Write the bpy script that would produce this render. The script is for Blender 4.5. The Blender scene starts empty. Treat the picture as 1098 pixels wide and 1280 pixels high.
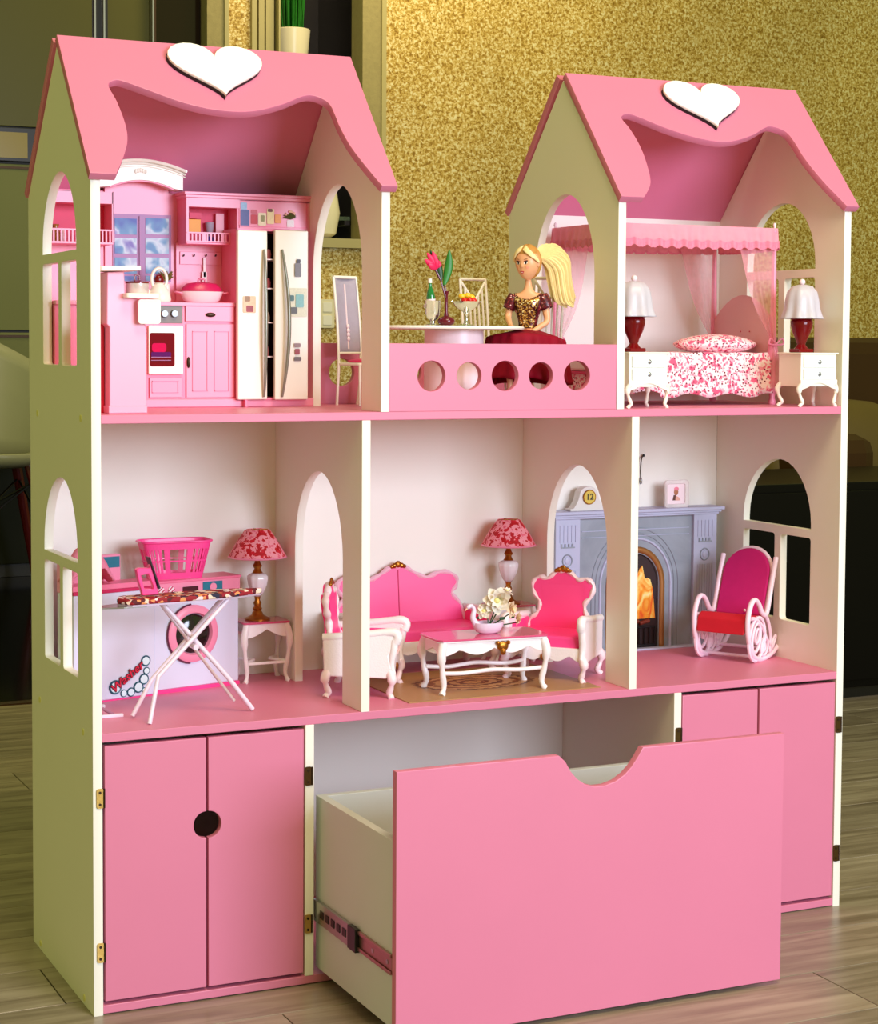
import bpy, bmesh, math, random
from mathutils import Vector, Matrix, Euler
random.seed(7)
PI = math.pi
SC = bpy.context.scene
COL = SC.collection

# ------------------------------------------------------------------ camera
CAM = Vector((-0.5969, -2.2567, 0.8468)); AZ, EL, RO, FPX = 0.43331, -0.05495, 0.00528, 2331.25
SHX, SHY = -23.9, -82.75
_f = Vector((math.sin(AZ)*math.cos(EL), math.cos(AZ)*math.cos(EL), math.sin(EL)))
_r = _f.cross(Vector((0, 0, 1))).normalized(); _u = _r.cross(_f)
_c, _s = math.cos(RO), math.sin(RO)
_r, _u = _c*_r + _s*_u, -_s*_r + _c*_u
cd = bpy.data.cameras.new('camera'); cam = bpy.data.objects.new('camera', cd); COL.objects.link(cam)
cd.sensor_fit = 'VERTICAL'; cd.sensor_height = 32.0; cd.lens = FPX/1280*32.0
cd.shift_x = -SHX/1280; cd.shift_y = SHY/1280; cd.clip_start = .05; cd.clip_end = 60
m = Matrix((( _r.x, _u.x, -_f.x, CAM.x), (_r.y, _u.y, -_f.y, CAM.y), (_r.z, _u.z, -_f.z, CAM.z), (0, 0, 0, 1)))
cam.matrix_world = m; SC.camera = cam

def at(u, v, Y):
    """survey helper: the point of the plane y=Y that was measured at pixel (u, v) of the photograph"""
    d = _r*((u-549-SHX)/FPX) + _u*(-(v-640-SHY)/FPX) + _f
    t = (Y-CAM.y)/d.y
    return CAM + d*t

# ------------------------------------------------------------------ world, lights, exposure
def lin(c):
    return tuple((x/255/12.92 if x/255 <= .04045 else ((x/255+.055)/1.055)**2.4) for x in c)
w = bpy.data.worlds.new('world'); SC.world = w; w.use_nodes = True
bg = w.node_tree.nodes['Background']; bg.inputs[0].default_value = (.43, .44, .14, 1); bg.inputs[1].default_value = .96
def area(name, loc, target, size, sizey, energy, col):
    l = bpy.data.lights.new(name, 'AREA'); l.shape = 'RECTANGLE'; l.size = size; l.size_y = sizey
    l.energy = energy; l.color = col
    o = bpy.data.objects.new(name, l); COL.objects.link(o); o.location = loc
    o.rotation_euler = (Vector(target)-Vector(loc)).to_track_quat('-Z', 'Y').to_euler()
    return o
area('window_light', (1.4, -3.6, 1.45), (.55, 0, .65), 1.8, 1.3, 138, (.77, .82, 1.04))
area('ceiling_light', (.4, -1.6, 3.1), (.6, 0, .9), 1.0, 1.0, 54, (1.0, .76, .52))
area('wall_lamp_light', (2.3, 3.5, 2.9), (2.4, 4.4, 1.2), 1.2, .4, 24, (1.0, .78, .42))
vs = SC.view_settings
SC.display_settings.display_device = 'sRGB'
vs.view_transform = 'Standard'; vs.look = 'None'; vs.gamma = 1.0; vs.use_curve_mapping = False; vs.exposure = 0.0
SC.cycles.max_bounces = 10; SC.cycles.diffuse_bounces = 6; SC.cycles.transparent_max_bounces = 16

# ------------------------------------------------------------------ materials
MATS = {}
def new_mat(name):
    mt = bpy.data.materials.new(name); mt.use_nodes = True
    return mt, mt.node_tree, mt.node_tree.nodes['Principled BSDF']
def tone(c, k):
    return tuple(max(0, min(1, x*k)) for x in c) + (1,)
def mat(name, rgb, rough=.45, metal=0., var=.05, vs_=14., bump=0., bs=200., spec=.5, coat=0., trans=0., alpha=1., emit=None, sheen=0.):
    if name in MATS: return MATS[name]
    mt, nt, b = new_mat(name); c = lin(rgb)
    tc = nt.nodes.new('ShaderNodeTexCoord')
    n = nt.nodes.new('ShaderNodeTexNoise'); n.inputs['Scale'].default_value = vs_; n.inputs['Detail'].default_value = 4
    nt.links.new(tc.outputs['Object'], n.inputs['Vector'])
    mx = nt.nodes.new('ShaderNodeMix'); mx.data_type = 'RGBA'
    mx.inputs['A'].default_value = tone(c, 1-var); mx.inputs['B'].default_value = tone(c, 1+var)
    nt.links.new(n.outputs['Fac'], mx.inputs['Factor']); nt.links.new(mx.outputs['Result'], b.inputs['Base Color'])
    b.inputs['Roughness'].default_value = rough; b.inputs['Metallic'].default_value = metal
    b.inputs['Specular IOR Level'].default_value = spec; b.inputs['Coat Weight'].default_value = coat
    b.inputs['Transmission Weight'].default_value = trans; b.inputs['Alpha'].default_value = alpha
    b.inputs['Sheen Weight'].default_value = sheen
    if emit: b.inputs['Emission Color'].default_value = lin(emit[:3])+(1,); b.inputs['Emission Strength'].default_value = emit[3]
    if bump:
        n2 = nt.nodes.new('ShaderNodeTexNoise'); n2.inputs['Scale'].default_value = bs; n2.inputs['Detail'].default_value = 3
        nt.links.new(tc.outputs['Object'], n2.inputs['Vector'])
        bp = nt.nodes.new('ShaderNodeBump'); bp.inputs['Strength'].default_value = bump; bp.inputs['Distance'].default_value = .001
        nt.links.new(n2.outputs['Fac'], bp.inputs['Height']); nt.links.new(bp.outputs['Normal'], b.inputs['Normal'])
    MATS[name] = mt
    return mt
def ramp(nt, fac, stops, const=False):
    r = nt.nodes.new('ShaderNodeValToRGB'); cr = r.color_ramp
    if const: cr.interpolation = 'CONSTANT'
    while len(cr.elements) < len(stops): cr.elements.new(.5)
    for e, (p, c) in zip(cr.elements, stops): e.position = p; e.color = lin(c)+(1,)
    nt.links.new(fac, r.inputs['Fac']); return r.outputs['Color']
def print_mat(name, stops, scale=40., kind='noise', rough=.5, stretch=(1, 1, 1), const=True, detail=2, spots=None, dist=0.):
    """a printed pattern: blotches of the given colours, with optional small dots"""
    mt, nt, b = new_mat(name); tc = nt.nodes.new('ShaderNodeTexCoord')
    mp = nt.nodes.new('ShaderNodeMapping'); mp.inputs['Scale'].default_value = stretch
    nt.links.new(tc.outputs['Object'], mp.inputs['Vector'])
    if kind == 'noise':
        n = nt.nodes.new('ShaderNodeTexNoise'); n.inputs['Scale'].default_value = scale; n.inputs['Detail'].default_value = detail
        n.inputs['Distortion'].default_value = dist; out = n.outputs['Fac']
    else:
        n = nt.nodes.new('ShaderNodeTexVoronoi'); n.inputs['Scale'].default_value = scale
        sx = nt.nodes.new('ShaderNodeSeparateColor'); nt.links.new(n.outputs['Color'], sx.inputs[0]); out = sx.outputs[0]
    nt.links.new(mp.outputs['Vector'], n.inputs['Vector'])
    col = ramp(nt, out, stops, const)
    if spots:
        v = nt.nodes.new('ShaderNodeTexVoronoi'); v.inputs['Scale'].default_value = spots[1]; v.inputs['Randomness'].default_value = .8
        nt.links.new(mp.outputs['Vector'], v.inputs['Vector'])
        lt = nt.nodes.new('ShaderNodeMath'); lt.operation = 'LESS_THAN'; lt.inputs[1].default_value = spots[2]
        nt.links.new(v.outputs['Distance'], lt.inputs[0])
        mx = nt.nodes.new('ShaderNodeMix'); mx.data_type = 'RGBA'; mx.inputs['B'].default_value = lin(spots[0])+(1,)
        nt.links.new(lt.outputs[0], mx.inputs['Factor']); nt.links.new(col, mx.inputs['A']); col = mx.outputs['Result']
    nt.links.new(col, b.inputs['Base Color']); b.inputs['Roughness'].default_value = rough
    MATS[name] = mt; return mt

PINKC = (217, 124, 154)
M_PINK = mat('pink_laminate', PINKC, .42, var=.03, vs_=9, bump=.04, bs=700)
M_PINK_EDGE = mat('pink_edging', (226, 136, 158), .4, var=.02)
M_WHITE = mat('white_laminate', (243, 240, 226), .45, var=.015, vs_=6, bump=.03, bs=600)
M_EDGE = mat('white_edging', (250, 250, 246), .4, var=.01)
M_GREY = mat('grey_white_board', (214, 222, 224), .5, var=.02)
M_HOT = mat('hot_pink_plastic', (255, 70, 150), .3, var=.03)
M_SOFA = mat('hot_pink_vinyl', (253, 72, 146), .35, var=.03)
M_MAG = mat('magenta_felt', (196, 8, 106), .8, var=.08, vs_=90, bump=.2, bs=1800)
M_RED = mat('crimson_felt', (196, 6, 34), .8, var=.08, vs_=90)
M_TOYPINK = mat('toy_pink_plastic', (244, 146, 176), .32, var=.02, vs_=20)
M_TOYPINK2 = mat('toy_rose_plastic', (244, 122, 158), .32, var=.02)
M_DEEP = mat('deep_pink_plastic', (205, 30, 90), .3, var=.04)
M_CREAM = mat('cream_plastic', (248, 244, 230), .3, var=.015, vs_=30)
M_CARVED = mat('white_carved_plastic', (246, 240, 240), .32, var=.03, vs_=80, bump=.35, bs=420)
M_PWHITE = mat('pinkish_white_plastic', (248, 226, 230), .32, var=.02)
M_GOLD = mat('gold_paint', (176, 110, 38), .28, metal=.85, var=.25, vs_=160, bump=.4, bs=500)
M_BRASS = mat('brass', (196, 160, 84), .3, metal=.9, var=.1, vs_=90)
M_BRONZE = mat('dark_bronze', (66, 48, 30), .4, metal=.7, var=.2, vs_=120)
M_STEEL = mat('brushed_steel', (176, 178, 178), .28, metal=.9, var=.06, vs_=40)
M_SILVER = mat('silver_plate', (222, 222, 220), .15, metal=.95, var=.02)
M_DARK = mat('dark_metal', (36, 32, 34), .4, metal=.3)
M_BLACK = mat('black_plastic', (14, 12, 14), .35)
M_DKEDGE = mat('laser_cut_dark_edge', (30, 12, 16), .7)
M_OLIVE = mat('olive_gloss_panel', (118, 122, 72), .5, var=.04, vs_=4, spec=.2)
M_SMOKE = mat('smoked_olive_glass', (88, 86, 40), .35, var=.04, vs_=3, spec=.2)
M_NICHE = mat('near_black_panel', (16, 9, 8), .3)
M_CREAMTRIM = mat('cream_trim', (176, 166, 116), .4, var=.05)
M_CERAMIC = mat('cream_ceramic', (236, 228, 196), .3, var=.02)
M_LEAF = mat('leaf_green', (40, 120, 36), .45, var=.3, vs_=60)
M_DKLEAF = mat('dark_leaf', (24, 70, 30), .4, var=.3, vs_=80)
M_LILAC = mat('lilac_white_panel', (220, 222, 242), .35, var=.02, vs_=12)
M_TEAL = mat('teal_sticker', (34, 118, 140), .3, var=.1, vs_=100)
M_MAROON = mat('maroon_gloss', (116, 3, 12), .2, var=.05, spec=.35)
M_WINE = mat('wine_glaze', (96, 8, 34), .18, var=.08)
M_SHADEW = mat('translucent_white_shade', (226, 222, 232), .35, trans=.25, var=.02)
M_STONE = print_mat('fireplace_grey_stone', [(0, (112, 120, 132)), (.45, (142, 150, 160)), (1, (172, 178, 190))], 14, const=False, detail=8, dist=1.2, rough=.45)
M_STONE2 = mat('pale_lilac_stone', (186, 190, 214), .45, var=.06, vs_=40)
M_FLORAL = print_mat('pink_floral_cotton', [(0, (226, 92, 128)), (.40, (246, 170, 186)), (.45, (250, 228, 230)), (.60, (240, 150, 172)), (.68, (206, 70, 110))], 120, rough=.8, detail=1.5, spots=((110, 22, 50), 190, .26), dist=.2)
M_LSHADE = print_mat('red_blossom_shade', [(0, (190, 6, 22)), (.42, (214, 24, 44)), (.475, (250, 160, 172)), (.62, (240, 112, 134)), (.70, (200, 10, 30))], 105, rough=.6, detail=2.5, dist=.8)
M_BOARD = print_mat('patterned_board_cover', [(0, (240, 214, 190)), (.16, (150, 8, 30)), (.5, (90, 10, 24)), (.64, (236, 150, 90)), (.74, (30, 30, 60)), (.84, (240, 220, 226))], 170, kind='vor', rough=.7)
M_SEQ = print_mat('gold_sequins', [(0, (74, 18, 26)), (.34, (120, 70, 22)), (.55, (190, 140, 60)), (.9, (250, 232, 170))], 620, kind='vor', rough=.3)
M_SEQ.node_tree.nodes['Principled BSDF'].inputs['Metallic'].default_value = .45
M_SEQR = print_mat('wine_sequins', [(0, (70, 6, 24)), (.5, (104, 14, 34)), (.86, (150, 60, 50)), (.95, (250, 190, 190))], 600, kind='vor', rough=.35)
M_SKY = print_mat('printed_sky', [(.3, (96, 116, 190)), (.47, (120, 168, 206)), (.56, (214, 232, 244)), (.7, (140, 130, 200))], 30, const=False, rough=.55, stretch=(1, 1, 1), detail=2, dist=.6)
M_LILACF = mat('lilac_frame', (168, 104, 160), .4, var=.04)
M_FIRE = print_mat('printed_flames', [(0, (200, 40, 4)), (.36, (236, 90, 10)), (.46, (252, 160, 30)), (.56, (255, 226, 120)), (.7, (255, 252, 224))], 34, const=False, rough=.4, stretch=(1.4, 1, .6), detail=3, dist=1.5)
M_DKBROWN = mat('near_black_brown', (42, 12, 8), .6, var=.3, vs_=80)
M_TAN = mat('antique_brass_trim', (164, 112, 60), .35, metal=.5, var=.1)
M_SKIN = mat('doll_skin', (238, 176, 128), .4, var=.02)
M_HAIR = mat('blonde_hair', (240, 216, 146), .45, var=.14, vs_=160, bump=.5, bs=500)
M_HAIR2 = mat('golden_hair_roots', (196, 140, 66), .45, var=.16, vs_=160)
M_SKIRT = mat('burgundy_chiffon', (140, 4, 34), .7, var=.2, vs_=50, spec=.2)
def sheer(name, rgb, a):
    mt, nt, b = new_mat(name); b.inputs['Base Color'].default_value = lin(rgb)+(1,); b.inputs['Roughness'].default_value = .7
    tr = nt.nodes.new('ShaderNodeBsdfTransparent'); mx = nt.nodes.new('ShaderNodeMixShader')
    tc = nt.nodes.new('ShaderNodeTexCoord'); n = nt.nodes.new('ShaderNodeTexNoise'); n.inputs['Scale'].default_value = 60
    nt.links.new(tc.outputs['Object'], n.inputs['Vector'])
    mr = nt.nodes.new('ShaderNodeMapRange'); mr.inputs['To Min'].default_value = a-.12; mr.inputs['To Max'].default_value = a+.12
    nt.links.new(n.outputs['Fac'], mr.inputs['Value']); nt.links.new(mr.outputs[0], mx.inputs[0])
    out = nt.nodes['Material Output']; nt.links.new(tr.outputs[0], mx.inputs[1]); nt.links.new(b.outputs[0], mx.inputs[2]); nt.links.new(mx.outputs[0], out.inputs[0])
    MATS[name] = mt; return mt
M_SHEER = sheer('sheer_pink_netting', (246, 168, 182), .45)
M_VALANCE = sheer('pink_lace_fabric', (248, 158, 176), .9)
M_CLOUDY = sheer('cloudy_lilac_plastic', (186, 178, 196), .75)
M_CLEAR = sheer('clear_plastic', (246, 236, 232), .5)
M_GLASS = sheer('dark_shelf_glass', (90, 110, 84), .6)

def wallpaper_mat():
    mt, nt, b = new_mat('gold_wallpaper'); tc = nt.nodes.new('ShaderNodeTexCoord')
    n = nt.nodes.new('ShaderNodeTexNoise'); n.inputs['Scale'].default_value = 88; n.inputs['Detail'].default_value = 5; n.inputs['Roughness'].default_value = .7; n.inputs['Distortion'].default_value = .5
    nt.links.new(tc.outputs['Object'], n.inputs['Vector'])
    col = ramp(nt, n.outputs['Fac'], [(.38, (150, 112, 34)), (.46, (202, 164, 72)), (.53, (236, 206, 122)), (.60, (255, 244, 196))])
    n2 = nt.nodes.new('ShaderNodeTexNoise'); n2.inputs['Scale'].default_value = 3; nt.links.new(tc.outputs['Object'], n2.inputs['Vector'])
    mx = nt.nodes.new('ShaderNodeMix'); mx.data_type = 'RGBA'; mx.blend_type = 'MULTIPLY'; mx.inputs['Factor'].default_value = .35
    nt.links.new(col, mx.inputs['A']); nt.links.new(n2.outputs['Fac'], mx.inputs['B'])
    nt.links.new(mx.outputs['Result'], b.inputs['Base Color'])
    b.inputs['Roughness'].default_value = .4; b.inputs['Metallic'].default_value = .25
    bp = nt.nodes.new('ShaderNodeBump'); bp.inputs['Strength'].default_value = .5; bp.inputs['Distance'].default_value = .002
    nt.links.new(n.outputs['Fac'], bp.inputs['Height']); nt.links.new(bp.outputs['Normal'], b.inputs['Normal'])
    return mt
M_WALLP = wallpaper_mat()
def plank_mat():
    mt, nt, b = new_mat('greyed_oak_plank'); tc = nt.nodes.new('ShaderNodeTexCoord'); oi = nt.nodes.new('ShaderNodeObjectInfo')
    ad = nt.nodes.new('ShaderNodeVectorMath'); ad.operation = 'ADD'
    cx = nt.nodes.new('ShaderNodeCombineXYZ'); mu = nt.nodes.new('ShaderNodeMath'); mu.operation = 'MULTIPLY'; mu.inputs[1].default_value = 37
    nt.links.new(oi.outputs['Random'], mu.inputs[0]); nt.links.new(mu.outputs[0], cx.inputs[0]); nt.links.new(mu.outputs[0], cx.inputs[2])
    nt.links.new(tc.outputs['Object'], ad.inputs[0]); nt.links.new(cx.outputs[0], ad.inputs[1])
    mp = nt.nodes.new('ShaderNodeMapping'); mp.inputs['Scale'].default_value = (1.2, 14, 1); nt.links.new(ad.outputs[0], mp.inputs['Vector'])
    n = nt.nodes.new('ShaderNodeTexNoise'); n.inputs['Scale'].default_value = 3; n.inputs['Detail'].default_value = 7; n.inputs['Distortion'].default_value = .8
    nt.links.new(mp.outputs['Vector'], n.inputs['Vector'])
    col = ramp(nt, n.outputs['Fac'], [(.3, (112, 100, 82)), (.5, (142, 130, 110)), (.7, (164, 153, 132))])
    hv = nt.nodes.new('ShaderNodeHueSaturation'); mr = nt.nodes.new('ShaderNodeMapRange'); mr.inputs['To Min'].default_value = .82; mr.inputs['To Max'].default_value = 1.12
    nt.links.new(oi.outputs['Random'], mr.inputs['Value']); nt.links.new(mr.outputs[0], hv.inputs['Value']); nt.links.new(col, hv.inputs['Color'])
    nt.links.new(hv.outputs[0], b.inputs['Base Color']); b.inputs['Roughness'].default_value = .3
    bp = nt.nodes.new('ShaderNodeBump'); bp.inputs['Strength'].default_value = .12; bp.inputs['Distance'].default_value = .001
    nt.links.new(n.outputs['Fac'], bp.inputs['Height']); nt.links.new(bp.outputs['Normal'], b.inputs['Normal'])
    return mt
M_PLANK = plank_mat()
def rug_mat():
    mt, nt, b = new_mat('printed_rug'); tc = nt.nodes.new('ShaderNodeTexCoord')
    mp = nt.nodes.new('ShaderNodeMapping'); mp.inputs['Scale'].default_value = (9, 15, 1); nt.links.new(tc.outputs['Object'], mp.inputs['Vector'])
    ln = nt.nodes.new('ShaderNodeVectorMath'); ln.operation = 'LENGTH'; nt.links.new(mp.outputs[0], ln.inputs[0])
    n = nt.nodes.new('ShaderNodeTexNoise'); n.inputs['Scale'].default_value = 120; nt.links.new(tc.outputs['Object'], n.inputs['Vector'])
    ma = nt.nodes.new('ShaderNodeMath'); ma.operation = 'MULTIPLY_ADD'; ma.inputs[1].default_value = .22; nt.links.new(n.outputs['Fac'], ma.inputs[0]); nt.links.new(ln.outputs['Value'], ma.inputs[2])
    col = ramp(nt, ma.outputs[0], [(0, (110, 50, 20)), (.16, (214, 160, 90)), (.26, (130, 64, 26)), (.34, (206, 156, 92)), (.44, (116, 60, 26)), (.52, (216, 166, 100)), (.66, (150, 92, 46)), (.76, (206, 160, 104)), (.86, (110, 70, 40)), (.94, (170, 130, 84))], True)
    nt.links.new(col, b.inputs['Base Color']); b.inputs['Roughness'].default_value = .4; b.inputs['Specular IOR Level'].default_value = .3
    return mt
M_RUG = rug_mat()

# ------------------------------------------------------------------ mesh helpers
class MB:
    def __init__(s): s.v = []; s.f = []
    def add(s, vs, fs, M=None):
        o = len(s.v)
        s.v += [tuple(M @ Vector(p)) if M else tuple(p) for p in vs]
        s.f += [tuple(i+o for i in f) for f in fs]
        return s
    def bx(s, x0, x1, y0, y1, z0, z1, M=None, taper=1.0):
        cx, cy = (x0+x1)/2, (y0+y1)/2
        t = taper
        vs = [(x0, y0, z0), (x1, y0, z0), (x1, y1, z0), (x0, y1, z0)]
        vs = [(cx+(x-cx)*t, cy+(y-cy)*t, z) for x, y, z in vs] + [(x0, y0, z1), (x1, y0, z1), (x1, y1, z1), (x0, y1, z1)]
        return s.add(vs, [(0, 3, 2, 1), (4, 5, 6, 7), (0, 1, 5, 4), (1, 2, 6, 5), (2, 3, 7, 6), (3, 0, 4, 7)], M)
    def rbx(s, x0, x1, y0, y1, z0, z1, r, axis='y', n=4, M=None):
        """box with rounded corners, extruded along axis"""
        a = {'y': (x0, x1, z0, z1), 'x': (y0, y1, z0, z1), 'z': (x0, x1, y0, y1)}[axis]
        pts = []
        for cx, cy, a0 in ((a[1]-r, a[3]-r, 0), (a[0]+r, a[3]-r, 90), (a[0]+r, a[2]+r, 180), (a[1]-r, a[2]+r, 270)):
            for k in range(n+1):
                t = math.radians(a0+90*k/n); pts.append((cx+r*math.cos(t), cy+r*math.sin(t)))
        lo, hi = {'y': (y0, y1), 'x': (x0, x1), 'z': (z0, z1)}[axis]
        return s.prism(pts, axis, lo, hi, M)
    def prism(s, pts, axis, lo, hi, M=None):
        def p3(p, w): return {'y': (p[0], w, p[1]), 'x': (w, p[0], p[1]), 'z': (p[0], p[1], w)}[axis]
        n = len(pts); vs = [p3(p, lo) for p in pts]+[p3(p, hi) for p in pts]
        fs = [tuple(range(n))[::-1], tuple(range(n, 2*n))]+[(i, (i+1) % n, n+(i+1) % n, n+i) for i in range(n)]
        return s.add(vs, fs, M)
    def lathe(s, prof, o=(0, 0, 0), n=20, lobes=0, amp=0., M=None, close=True):
        vs = []; fs = []
        for k, pr_ in enumerate(prof):
            r, z = pr_[0], pr_[1]; am = pr_[2] if len(pr_) > 2 else amp
            for i in range(n):
                t = 2*PI*i/n; rr = r*(1+am*math.cos(lobes*t)) if lobes else r
                vs.append((o[0]+rr*math.cos(t), o[1]+rr*math.sin(t), o[2]+z))
        for k in range(len(prof)-1):
            for i in range(n):
                j = (i+1) % n; fs.append((k*n+i, k*n+j, (k+1)*n+j, (k+1)*n+i))
        if close:
            if prof[0][0] > 1e-6: fs.append(tuple(range(n))[::-1])
            if prof[-1][0] > 1e-6: fs.append(tuple(range((len(prof)-1)*n, len(prof)*n)))
        return s.add(vs, fs, M)
    def tube(s, pts, r, n=8, closed=False, M=None, flat=1.0, caps=True):
        pts = [Vector(p) for p in pts]; N = len(pts); rs = r if isinstance(r, (list, tuple)) else [r]*N
        vs = []; fs = []; up = None
        for i, p in enumerate(pts):
            if closed: t = pts[(i+1) % N]-pts[i-1]
            else: t = pts[min(i+1, N-1)]-pts[max(i-1, 0)]
            if t.length < 1e-9: t = Vector((0, 0, 1))
            t.normalize()
            if up is None:
                up = Vector((0, 0, 1)) if abs(t.z) < .9 else Vector((1, 0, 0))
            a = up-t*up.dot(t)
            if a.length < 1e-6: a = Vector((1, 0, 0))-t*t.x
            a.normalize(); b = t.cross(a); up = a
            for k in range(n):
                q = 2*PI*k/n; vs.append(p+a*rs[i]*math.cos(q)+b*rs[i]*flat*math.sin(q))
        for i in range(N if closed else N-1):
            for k in range(n):
                j = (i+1) % N; l = (k+1) % n; fs.append((i*n+k, i*n+l, j*n+l, j*n+k))
        if not closed and caps: fs += [tuple(range(n))[::-1], tuple(range((N-1)*n, N*n))]
        return s.add(vs, fs, M)
    def cyl(s, a, b, r, r2=None, n=14, M=None): return s.tube([a, b], [r, r if r2 is None else r2], n, M=M)
    def ell(s, c, rad, nu=14, nv=9, M=None, fn=None):
        vs = []; fs = []
        for j in range(nv+1):
            ph = PI*j/nv
            for i in range(nu):
                t = 2*PI*i/nu; d = Vector((math.sin(ph)*math.cos(t), math.sin(ph)*math.sin(t), -math.cos(ph)))
                p = Vector((d.x*rad[0], d.y*rad[1], d.z*rad[2]))
                if fn: p = fn(p, d)
                vs.append(Vector(c)+p)
        for j in range(nv):
            for i in range(nu):
                k = (i+1) % nu; fs.append((j*nu+i, j*nu+k, (j+1)*nu+k, (j+1)*nu+i))
        return s.add(vs, fs, M)
    def grid(s, fn, nu, nv, M=None, closed_u=False, thick=0):
        vs = [fn(i/(nu if closed_u else nu-1), j/(nv-1)) for j in range(nv) for i in range(nu)]; fs = []
        for j in range(nv-1):
            for i in range(nu if closed_u else nu-1):
                k = (i+1) % nu; fs.append((j*nu+i, j*nu+k, (j+1)*nu+k, (j+1)*nu+i))
        return s.add(vs, fs, M)

LOC = {}
def finish(o, name, parent):
    o.name = name
    COL.objects.link(o)
    if parent is not None:
        o.parent = parent
        LOC[o] = LOC.get(parent, Vector((0, 0, 0)))
    else: LOC[o] = Vector((0, 0, 0))
    return o
def build(mb, name, m, parent=None, smooth=None, bevel=0, solid=0, sub=0, label=None):
    """one mesh object; the vertices come in the frame of the parent thing"""
    me = bpy.data.meshes.new(name)
    off = LOC.get(parent, Vector((0, 0, 0))) if parent is not None else Vector((0, 0, 0))
    me.from_pydata([tuple(Vector(v)-off) for v in mb.v], [], mb.f)
    bm = bmesh.new(); bm.from_mesh(me); bmesh.ops.remove_doubles(bm, verts=bm.verts, dist=1e-6)
    bmesh.ops.dissolve_degenerate(bm, edges=bm.edges, dist=1e-6)
    bmesh.ops.recalc_face_normals(bm, faces=bm.faces); bm.to_mesh(me); bm.free()
    me.materials.append(m)
    o = bpy.data.objects.new(name, me); finish(o, name, parent)
    if smooth is not None:
        for p in me.polygons: p.use_smooth = True
        me.set_sharp_from_angle(angle=math.radians(smooth))
    if solid: d = o.modifiers.new('solid', 'SOLIDIFY'); d.thickness = solid; d.offset = 0
    if bevel: d = o.modifiers.new('bevel', 'BEVEL'); d.width = bevel; d.segments = 2; d.limit_method = 'ANGLE'; d.angle_limit = math.radians(40)
    if sub: d = o.modifiers.new('sub', 'SUBSURF'); d.levels = sub; d.render_levels = sub
    if label: o['label'] = label
    return o
def thing(name, label, cat, loc=(0, 0, 0), group=None):
    o = bpy.data.objects.new(name, None); COL.objects.link(o); o.empty_display_size = .02
    o.location = loc; LOC[o] = Vector(loc); o['label'] = label; o['category'] = cat
    if group: o['group'] = group
    return o
def tag(o, label, cat, group=None):
    o['label'] = label; o['category'] = cat
    if group: o['group'] = group
    return o
def recentre(o):
    """a thing made of one mesh: its origin goes to its own base"""
    me = o.data; xs = [v.co for v in me.vertices]
    c = Vector(((min(v.x for v in xs)+max(v.x for v in xs))/2, (min(v.y for v in xs)+max(v.y for v in xs))/2, min(v.z for v in xs)))
    me.transform(Matrix.Translation(-c)); o.location = c; LOC[o] = c
    return o
def plate(outer, holes, thick, mapf, name, m, parent=None, bev=.0007):
    """a board cut to a 2D outline with holes; mapf sends (u, v, w) to 3D, w from 0 to thick"""
    cu = bpy.data.curves.new('tmp', 'CURVE'); cu.dimensions = '2D'; cu.fill_mode = 'BOTH'; cu.extrude = thick/2-bev
    if bev: cu.bevel_depth = bev; cu.bevel_resolution = 1; cu.offset = -bev
    for pl in [outer]+list(holes):
        sp = cu.splines.new('POLY'); sp.points.add(len(pl)-1)
        for q, p in zip(sp.points, pl): q.co = (p[0], p[1], 0, 1)
        sp.use_cyclic_u = True
    t = bpy.data.objects.new('tmp', cu); COL.objects.link(t)
    bpy.context.view_layer.update()
    me = bpy.data.meshes.new_from_object(t.evaluated_get(bpy.context.evaluated_depsgraph_get()))
    bpy.data.objects.remove(t)
    off = LOC.get(parent, Vector((0, 0, 0))) if parent is not None else Vector((0, 0, 0))
    for v in me.vertices: v.co = Vector(mapf(v.co.x, v.co.y, v.co.z+thick/2))-off
    bm = bmesh.new(); bm.from_mesh(me); bmesh.ops.remove_doubles(bm, verts=bm.verts, dist=1e-6)
    bmesh.ops.recalc_face_normals(bm, faces=bm.faces); bm.to_mesh(me); bm.free()
    me.materials.clear(); me.materials.append(m)
    o0 = Vector(mapf(0, 0, 0)); wn = (Vector(mapf(0, 0, 1))-o0).normalized()
    me.set_sharp_from_angle(angle=math.radians(35))
    for p in me.polygons: p.use_smooth = abs(p.normal.dot(wn)) < .95; p.material_index = 0
    o = bpy.data.objects.new(name, me); return finish(o, name, parent)
def word(text, size, mapf, name, m, parent, thick=.0004, offs=0.):
    cu = bpy.data.curves.new('tmp', 'FONT'); cu.body = text; cu.size = size; cu.extrude = thick; cu.align_x = 'CENTER'; cu.align_y = 'CENTER'; cu.offset = offs
    t = bpy.data.objects.new('tmp', cu); COL.objects.link(t); bpy.context.view_layer.update()
    me = bpy.data.meshes.new_from_object(t.evaluated_get(bpy.context.evaluated_depsgraph_get())); bpy.data.objects.remove(t)
    off = LOC.get(parent, Vector((0, 0, 0)))
    for v in me.vertices: v.co = Vector(mapf(v.co.x, v.co.y, v.co.z))-off
    me.materials.clear(); me.materials.append(m)
    o = bpy.data.objects.new(name, me); return finish(o, name, parent)
def smoothline(pts, n=6, closed=False):
    """Catmull-Rom through the points"""
    P = [Vector(p) for p in pts]; out = []; N = len(P)
    for i in range(N if closed else N-1):
        a, b, c, d = (P[(i-1) % N], P[i], P[(i+1) % N], P[(i+2) % N]) if closed else (P[max(i-1, 0)], P[i], P[i+1], P[min(i+2, N-1)])
        for k in range(n):
            t = k/n; out.append(.5*((2*b)+(c-a)*t+(2*a-5*b+4*c-d)*t*t+(3*b-a-3*c+d)*t**3))
    if not closed: out.append(P[-1])
    return out
def L3(pts): return [Vector((p[0], p[1], p[2])) for p in pts]
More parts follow.
